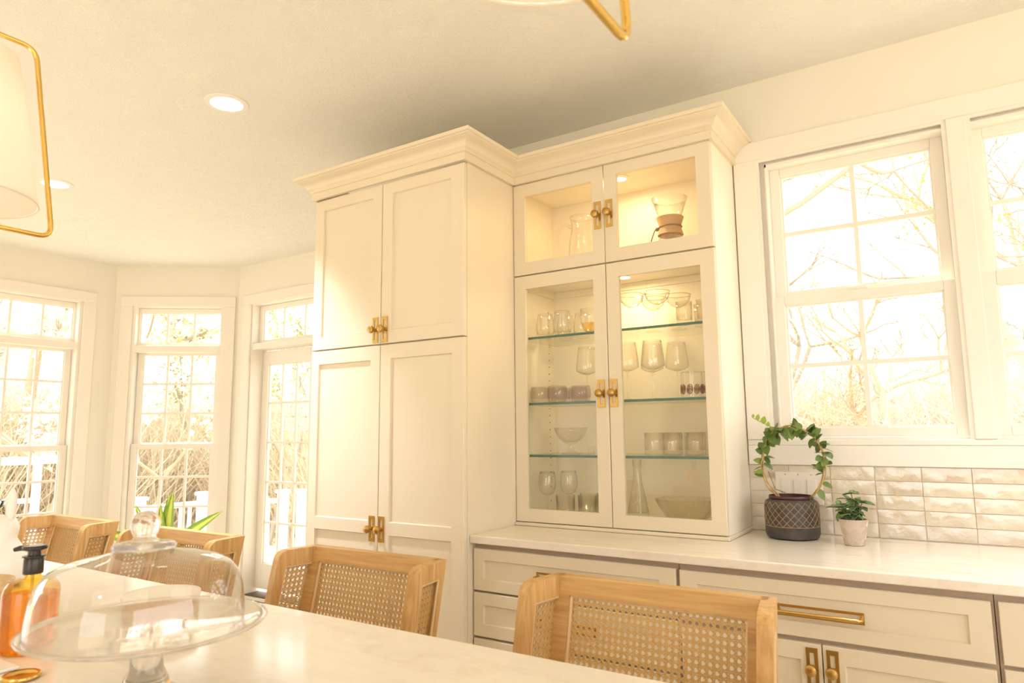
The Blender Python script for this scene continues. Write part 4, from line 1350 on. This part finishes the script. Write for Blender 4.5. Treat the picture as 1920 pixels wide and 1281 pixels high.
dup(pt, (0.816, 0.500, ZS['2']), 'clear tumbler with brown paisley print at the right end of the second shelf', 0.4)
# cut glass compote
o = glass_proto('compote_bowl', 'cut-glass footed compote on the third shelf behind the left door', 'bowl', None,
    [(0, 0), (0.040, 0), (0.041, 0.003), (0.022, 0.008), (0.012, 0.016), (0.015, 0.024), (0.010, 0.032), (0.014, 0.040), (0.030, 0.048), (0.052, 0.066), (0.066, 0.092), (0.072, 0.112), (0.068, 0.112), (0.061, 0.092), (0.048, 0.070), (0.028, 0.053), (0, 0.049)],
    'glasst', 48, lambda a, z: 1+(0.035*math.sin(12*a)*(1 if z > 0.05 else 0.3)))
o.location = (0.185, 0.520, ZS['3'])
o = glass_proto('shot_glass', 'tiny clear glass on the third shelf near the middle stile', 'glass', None, wall_prof([(0, 0), (0.012, 0), (0.014, 0.002), (0.016, 0.034)], 0.002), 'glasst', 12, lambda a, z: 1+0.04*math.sin(6*a))
o.location = (0.290, 0.500, ZS['3'])
# cut tumblers, third shelf right
pr = wall_prof([(0, 0), (0.033, 0), (0.036, 0.003), (0.037, 0.02), (0.0375, 0.05), (0.038, 0.088)], 0.003, 0.008)
place_set(glass_proto('cut_tumbler', 'x', 'glass', 'cut tumblers on the third shelf', pr, 'glasst', 60, lambda a, z: 1+0.025*math.sin(15*a)*(1 if (z*70) % 1 > 0.25 else 0.2)), [
    (0.582, 0.470, '3', 'cut-glass tumbler at the left of the third shelf group'),
    (0.665, 0.450, '3', 'cut-glass tumbler in front, middle of the third shelf group'),
    (0.746, 0.480, '3', 'cut-glass tumbler at the right of the third shelf group'),
    (0.620, 0.565, '3', 'cut-glass tumbler at the back left of the third shelf group'),
    (0.708, 0.570, '3', 'cut-glass tumbler at the back right of the third shelf group')])
# bottom left
wb2 = [(0.008, 0.0), (0.024, 0.007), (0.035, 0.024), (0.0385, 0.048), (0.036, 0.080), (0.0315, 0.100)]
pr = goblet('w', wb2, 0.034, 0.085, 0.0036)
place_set(glass_proto('small_wine_glass', 'x', 'glass', 'small wine glasses on the cabinet floor', pr), [
    (0.092, 0.470, '0', 'round-bowled wine glass on the hutch floor, left of the pair'),
    (0.156, 0.545, '0', 'round-bowled wine glass on the hutch floor, right of the pair')])
pr = wall_prof([(0, 0), (0.035, 0), (0.038, 0.003), (0.0385, 0.012), (0.040, 0.092)], 0.002, 0.010)
place_set(glass_proto('rocks_glass', 'x', 'glass', 'plain tumblers on the cabinet floor', pr), [
    (0.190, 0.450, '0', 'plain clear tumbler on the hutch floor, in front of the wine glasses'),
    (0.278, 0.480, '0', 'plain clear tumbler on the hutch floor, nearest the middle stile'),
    (0.240, 0.570, '0', 'plain clear tumbler at the back of the hutch floor, left door')])
# cut bowl
o = glass_proto('cut_glass_bowl', 'large cut-glass bowl on the hutch floor behind the right door', 'bowl', None,
    [(0, 0), (0.055, 0), (0.060, 0.003), (0.080, 0.024), (0.100, 0.052), (0.113, 0.080), (0.117, 0.092), (0.112, 0.092), (0.107, 0.080), (0.094, 0.054), (0.074, 0.028), (0.056, 0.010), (0, 0.008)],
    'glasst', 72, lambda a, z: 1+0.022*math.sin(18*a+40*z)+0.018*math.sin(18*a-40*z))
o.location = (0.686, 0.520, ZS['0'])
o = glass_proto('carafe', 'slender clear carafe at the left edge of the right door', 'carafe', None,
    wall_prof([(0, 0), (0.040, 0), (0.044, 0.004), (0.044, 0.02), (0.034, 0.08), (0.020, 0.14), (0.015, 0.19), (0.019, 0.235)]))
o.location = (0.455, 0.590, ZS['0'])
# pitcher, top left
o_ = (0.262, 0.520, ZS['t'])
pc = thing('glass_pitcher', 'clear glass pitcher with a curved handle in the upper left of the hutch', 'pitcher', o_)
MB().lathe(wall_prof([(0, 0), (0.048, 0), (0.055, 0.004), (0.060, 0.03), (0.062, 0.07), (0.060, 0.11), (0.052, 0.155), (0.047, 0.185), (0.050, 0.215), (0.055, 0.232)], 0.0025), 36, o_,
           mod=lambda a, z: 1+(0.22*max(0, math.cos(a-0.25))**8*max(0, (z-0.18)/0.05) if z > 0.18 else 0)).build('jug', 'glass', pc, o_, smooth='all')
hv = Vector((-1, -0.25, 0)).normalized()
oo = Vector(o_)
MB().tube([oo+hv*0.048+Vector((0, 0, .190)), oo+hv*0.075+Vector((0, 0, .205)), oo+hv*0.105+Vector((0, 0, .190)), oo+hv*0.114+Vector((0, 0, .150)), oo+hv*0.104+Vector((0, 0, .100)), oo+hv*0.082+Vector((0, 0, .060)), oo+hv*0.060+Vector((0, 0, .048))], 0.0075, 10).build('handle', 'glass', pc, o_, smooth='all')
# hourglass coffee maker, top right
o_ = (0.662, 0.530, ZS['t'])
cm = thing('coffee_maker', 'hourglass glass coffee maker with a wooden collar in the upper right of the hutch', 'coffee maker', o_)
MB().lathe(wall_prof([(0, 0), (0.055, 0), (0.063, 0.006), (0.064, 0.02), (0.056, 0.055), (0.040, 0.095), (0.0335, 0.118), (0.036, 0.135), (0.055, 0.185), (0.074, 0.240)], 0.002), 36, o_).build('flask', 'glass', cm, o_, smooth='all')
MB().lathe([(0.0505, 0.083), (0.0530, 0.084), (0.0440, 0.112), (0.0440, 0.124), (0.0560, 0.158), (0.0535, 0.159), (0.0400, 0.126), (0.0400, 0.110)], 36, o_, closed=True).build('wooden_collar', 'collarwood', cm, o_, smooth=True)
cd_ = MB()
cd_.tube([(o_[0]+0.0463*math.cos(a*PI/14), o_[1]+0.0463*math.sin(a*PI/14), o_[2]+0.118) for a in range(28)], 0.0025, 6, closed=True)
oo = Vector(o_)
cd_.tube([oo+Vector((-0.046, -0.012, .116)), oo+Vector((-0.056, -0.03, .106)), oo+Vector((-0.066, -0.04, .07)), oo+Vector((-0.076, -0.045, .03))], 0.0025, 6)
cd_.ball(oo+Vector((-0.050, -0.018, .113)), 0.0085, 10)
cd_.build('leather_tie', 'leather', cm, o_, smooth=True)

# ------------------------------------------------------------------ outdoors
dk = thing('deck', 'pale timber deck outside the nook windows', 'deck', (-5.6, 3.2, -0.45))
n_ = 0
for i in range(34):
    x = -7.9+i*0.15
    MB().cbox(x, x+0.143, -3.0 if x < -4.75 else 1.9, 5.0, -0.43, -0.405, 0.003).build('board', 'deck', dk, (-5.6, 3.2, -0.45))
def rail_run(pts, label):
    o_ = (pts[0][0], pts[0][1], -0.405)
    r_ = thing('deck_railing', label, 'railing', o_)
    for i, (x, y) in enumerate(pts):
        p = MB().cbox(x-0.055, x+0.055, y-0.055, y+0.055, -0.404, 0.50, 0.004)
        po = p.build('post', 'ext', r_, o_)
        MB().cbox(x-0.078, x+0.078, y-0.078, y+0.078, 0.5005, 0.545, 0.012).build('post_cap', 'ext', po, o_)
    for (xa, ya), (xb, yb2) in zip(pts, pts[1:]):
        d_ = Vector((xb-xa, yb2-ya, 0)); ln = d_.length; d_.normalize()
        pr_ = Vector((-d_.y, d_.x, 0))
        a_ = Vector((xa, ya, 0))+d_*0.058; b_ = Vector((xb, yb2, 0))-d_*0.058
        for z0, z1, hw_ in ((0.37, 0.43, 0.035), (-0.32, -0.27, 0.03)):
            vs = [a_+pr_*hw_, a_-pr_*hw_, b_-pr_*hw_, b_+pr_*hw_]
            vs = [(v_.x, v_.y, z0) for v_ in vs]+[(v_.x, v_.y, z1) for v_ in vs]
            MB().add(vs, [(0, 3, 2, 1), (4, 5, 6, 7), (0, 1, 5, 4), (1, 2, 6, 5), (2, 3, 7, 6), (3, 0, 4, 7)]).build('rail', 'ext', r_, o_)
        nb_ = int((b_-a_).length/0.115)
        for j in range(1, nb_):
            p = a_+d_*((b_-a_).length*j/nb_)
            MB().box(p.x-0.018, p.x+0.018, p.y-0.018, p.y+0.018, -0.2695, 0.3695).build('baluster', 'ext', r_, o_)
rail_run([(-7.0, 1.9), (-7.0, 2.64), (-7.0, 3.49), (-6.28, 4.22)], 'white deck railing with square capped posts outside the corner window')
rail_run([(-6.1, 4.4), (-4.6, 4.6), (-3.0, 4.7)], 'white deck railing outside the glass door')
# white arbor seen low in the left window
o_ = (-8.6, 1.75, -0.9)
ar = thing('garden_arbor', 'white timber garden arbor outside the left window', 'arbor', o_)
for yy in (1.45, 2.15):
    MB().cbox(-8.64, -8.56, yy-0.04, yy+0.04, -0.9, 0.94, 0.004).build('post', 'ext', ar, o_)
MB().cbox(-8.63, -8.57, 1.1, 2.5, 0.941, 1.0, 0.004).build('beam', 'ext', ar, o_)
for i in range(7):
    yy = 1.2+i*0.2
    MB().cbox(-8.95, -8.25, yy-0.015, yy+0.015, 1.001, 1.04, 0.003).build('rafter', 'ext', ar, o_)
for z in (0.1, 0.45):
    MB().cbox(-8.62, -8.58, 1.505, 2.095, z, z+0.06, 0.003).build('crossbar', 'ext', ar, o_)

# ground
gv = []; gf = []
nx_, ny_ = 40, 40
for j in range(ny_+1):
    for i in range(nx_+1):
        x = -45+90*i/nx_; y = -30+75*j/ny_
        d_ = max(0, math.hypot(max(0, abs(x+1)-6), max(0, y-4))-3)
        z = -0.95+0.085*min(d_, 30)+0.25*math.sin(x*0.4)*math.cos(y*0.35)*min(1, d_/6)
        if XL-1 < x < XR+1 and YF-1 < y < YN+1: z = -0.95
        gv.append((x, y, z))
for j in range(ny_):
    for i in range(nx_):
        a = j*(nx_+1)+i
        gf.append((a, a+1, a+nx_+2, a+nx_+1))
gr = MB().add(gv, gf).build('ground', 'ground', smooth='all'); gr['kind'] = 'structure'
def ground_z(x, y):
    d_ = max(0, math.hypot(max(0, abs(x+1)-6), max(0, y-4))-3)
    return -0.95+0.085*min(d_, 30)+0.25*math.sin(x*0.4)*math.cos(y*0.35)*min(1, d_/6)

def tree_segs(base, h, depth, spread, seed, upb=0.25, r0=None, nb=(2, 3), trunk=0.35):
    """list of (p, q, r_p, r_q)"""
    rr = random.Random(seed)
    segs = []; ends = []
    def grow(p, d_, ln, r, lv):
        n = 3
        q = p
        for i in range(n):
            d2 = (d_+Vector((rr.gauss(0, .12), rr.gauss(0, .12), rr.gauss(0, .10)+0.03))).normalized()
            e = q+d2*ln/n
            segs.append((q, e, r*(1-0.3*i/n), r*(1-0.3*(i+1)/n)))
            if lv <= 1 and i > 0: ends.append(e)
            if lv < depth and i > 0 and rr.random() < 0.6 and lv >= 1:
                a = Vector((rr.gauss(0, 1), rr.gauss(0, 1), rr.gauss(0.2, .6))).normalized()
                grow(e, (d2*0.6+a*spread).normalized(), ln*rr.uniform(.35, .55), r*.4, lv+1)
            q, d_ = e, d2
        ends.append(q)
        if lv < depth:
            for k_ in range(rr.randint(*nb)):
                a = Vector((rr.gauss(0, 1), rr.gauss(0, 1), rr.gauss(upb, .5))).normalized()
                grow(q, (d_*0.75+a*spread).normalized(), ln*rr.uniform(.55, .8), r*.62, lv+1)
    grow(Vector(base), Vector((rr.gauss(0, .06), rr.gauss(0, .06), 1)).normalized(), h*trunk, r0 or h*0.014, 0)
    return segs, ends
def seg_mesh(segs, n=4, rmin=0.004):
    mb = MB()
    for p, q, ra, rb2 in segs:
        d_ = (q-p)
        if d_.length < 1e-5: continue
        d_.normalize()
        a = d_.cross(Vector((0, 0, 1)) if abs(d_.z) < 0.95 else Vector((1, 0, 0))).normalized(); b = d_.cross(a)
        k_ = 6 if ra > 0.04 else (4 if ra > 0.015 else 3)
        ra, rb2 = max(ra, rmin), max(rb2, rmin)
        vs = [p+(a*math.cos(2*PI*i/k_)+b*math.sin(2*PI*i/k_))*ra for i in range(k_)]+[q+(a*math.cos(2*PI*i/k_)+b*math.sin(2*PI*i/k_))*rb2 for i in range(k_)]
        mb.add(vs, [(i, (i+1) % k_, k_+(i+1) % k_, k_+i) for i in range(k_)])
    return mb
def raw_build(mb, name, m_, parent=None, kind=None, off=None):
    me = bpy.data.meshes.new(name)
    vs = mb.v if off is None else [(a-off[0], b-off[1], c_-off[2]) for a, b, c_ in mb.v]
    me.from_pydata(vs, [], mb.f); me.materials.append(M[m_])
    me.shade_smooth()
    return link(name, me, parent, kind)
def tree(x, y, h, depth, label, seed, m_='bark', spread=0.7, bloom=None, nbl=0, lean=None, nb=(2, 3), bs=0.05, name='bare_tree', trunk=0.35, r0=None, rmin=0.004):
    z = ground_z(x, y)
    o_ = (x, y, z)
    t_ = thing(name, label, 'tree', o_, 'trees outside the windows')
    segs, ends = tree_segs((x, y, z-0.05), h, depth, spread, seed, nb=nb, trunk=trunk, r0=r0)
    thick = [s_ for s_ in segs if s_[2] > h*0.006]; fine = [s_ for s_ in segs if s_[2] <= h*0.006]
    raw_build(seg_mesh(thick, rmin=rmin), 'trunk', m_, t_, None, o_)
    raw_build(seg_mesh(fine, rmin=rmin), 'twigs', m_, t_, 'stuff', o_)
    if bloom:
        rr = random.Random(seed+5)
        mb = MB()
        fe = [s_[1] for s_ in fine]
        for i in range(nbl):
            p = rr.choice(fe)+Vector((rr.gauss(0, .10), rr.gauss(0, .10), rr.gauss(0, .10)))
            s_ = bs*rr.uniform(.5, 1.3)
            a = Vector((rr.gauss(0, 1), rr.gauss(0, 1), rr.gauss(0, 1))).normalized()
            b = a.orthogonal().normalized(); c_ = a.cross(b)
            mb.add([p+b*s_, p+c_*s_*0.9+a*s_*0.3, p-b*s_, p-c_*s_*0.9+a*s_*0.3], [(0, 1, 2), (0, 2, 3)])
        raw_build(mb, 'blossoms' if bloom == 'blossom' else 'young_leaves', bloom, t_, 'stuff', o_)
    return t_
# blossoming trees outside the nook
tree(-9.6, 2.55, 5.5, 5, 'white-blossomed tree filling the left window', 11, 'barkl', 0.8, 'blossom', 6500, bs=0.06, name='blossom_tree', r0=0.06)
tree(-12.5, 5.4, 6.5, 5, 'white-blossomed tree further back between the left and corner windows', 12, 'barkl', 0.8, 'blossom', 5000, bs=0.07, name='blossom_tree', r0=0.07)
tree(-9.0, 4.15, 4.6, 5, 'white-blossomed tree seen in the corner window', 13, 'barkl', 0.75, 'blossom', 3000, bs=0.045, name='blossom_tree', r0=0.045)
for i, (x, y, h, lb) in enumerate(((-11.5, 3.85, 15, 'tall straight tan trunk in the right half of the left window'),
                                  (-12.2, 3.75, 15, 'tall straight tan trunk in the middle of the left window'),
                                  (-15.0, 4.4, 16, 'tall straight tan trunk behind the blossoms in the left window'))):
    tree(x, y, h, 2, lb, 40+i, 'barkl', 0.5, 'yleaf', 900, bs=0.07, name='tall_tree', trunk=0.85, r0=0.13)
for i, (x, y, h, lb) in enumerate(((-10.0, 6.9, 5.4, 'bare tree on the left in the glass door'), (-9.2, 6.75, 5.2, 'bare tree in the middle of the glass door'),
                                  (-9.5, 7.4, 5.4, 'bare tree on the right in the glass door'), (-13.5, 7.4, 5.2, 'bare tree right of the blossoms in the corner window'))):
    tree(x, y, h, 5, lb, 60+i, 'bark', 0.5, 'yleaf', 500, bs=0.04, nb=(2, 3), r0=0.05)
# trees behind the kitchen windows
tree(0.9, 9.5, 7.0, 6, 'bare tree with spreading limbs in the lower middle of the kitchen window', 81, 'barkl', 0.8, r0=0.10, trunk=0.22)
tree(2.3, 7.2, 8.0, 6, 'thick bare tree in the right kitchen window', 83, 'barkl', 0.75, 'yleaf', 500, bs=0.03, r0=0.14, trunk=0.35)
tree(-1.2, 12.0, 6.5, 5, 'thin bare tree on the left of the kitchen window', 84, 'bark', 0.7)
tree(1.9, 13.0, 8.5, 6, 'bare tree behind the right half of the kitchen window', 85, 'bark', 0.8)
tree(3.6, 4.8, 8.5, 6, 'near bare tree whose branches reach in from the right', 86, 'bark', 0.85, r0=0.12)
tree(-2.6, 5.6, 8.0, 6, 'near bare tree whose branch tips reach in from the left', 87, 'bark', 0.85, 'yleaf', 300, bs=0.02, r0=0.11)

# dry brush: countless thin stems
def brush(name, zone, n, hmin, hmax, seed, m_='brush', rad=0.010):
    r_ = np.random.default_rng(seed)
    x0, x1, y0, y1 = zone
    X = r_.uniform(x0, x1, n); Y = r_.uniform(y0, y1, n)
    Z = np.array([ground_z(a, b) for a, b in zip(X, Y)])
    H = r_.uniform(hmin, hmax, n)
    P0 = np.stack([X, Y, Z], 1)
    dx = r_.normal(0, 0.28, (n, 2)); dx2 = r_.normal(0, 0.45, (n, 2))
    P1 = P0+np.stack([dx[:, 0]*H, dx[:, 1]*H, 0.55*H], 1)
    P2 = P1+np.stack([dx2[:, 0]*H, dx2[:, 1]*H, r_.uniform(-0.05, 0.5, n)*H], 1)
    R = rad*r_.uniform(.5, 1.3, n)
    tri = np.array([[1, 0], [-.5, .87], [-.5, -.87]])
    rings = []
    for P, k_ in ((P0, 1.0), (P1, 0.7), (P2, 0.3)):
        rings.append(P[:, None, :]+np.concatenate([tri[None]*(R*k_)[:, None, None], np.zeros((n, 3, 1))], 2))
    V = np.concatenate(rings, 1).reshape(-1, 3)
    base = (np.arange(n)*9)[:, None, None]
    q = []
    for s_ in (0, 3):
        for i in range(3):
            j = (i+1) % 3
            q.append([s_+i, s_+j, s_+3+j, s_+3+i])
    F = (base+np.array(q)[None]).reshape(-1, 4)
    me = bpy.data.meshes.new(name)
    me.from_pydata(V.tolist(), [], F.tolist()); me.materials.append(M[m_]); me.shade_smooth()
    return link(name, me, None, 'stuff')
for nm, zn, n, h0, h1, sd, lb in (('thicket', (-6, 8, 9.5, 19), 10000, 1.9, 3.9, 1, 'dense dry brush behind the kitchen windows'),
                              ('thicket', (-22, -8.6, 7.6, 17), 7000, 2.0, 4.2, 2, 'dense dry brush behind the glass door'),
                              ('thicket', (-22, -13, -3, 7.5), 6000, 2.0, 4.2, 3, 'dense dry brush behind the blossoming trees')):
    b_ = brush(nm, zn, n, h0, h1, sd, rad=0.016)
    b_['label'] = lb; b_['category'] = 'brush'

if __name__ == '__main__':
    print('objects', len(bpy.data.objects), 'tris', sum(len(p.data.polygons) for p in bpy.data.objects if p.type == 'MESH'))
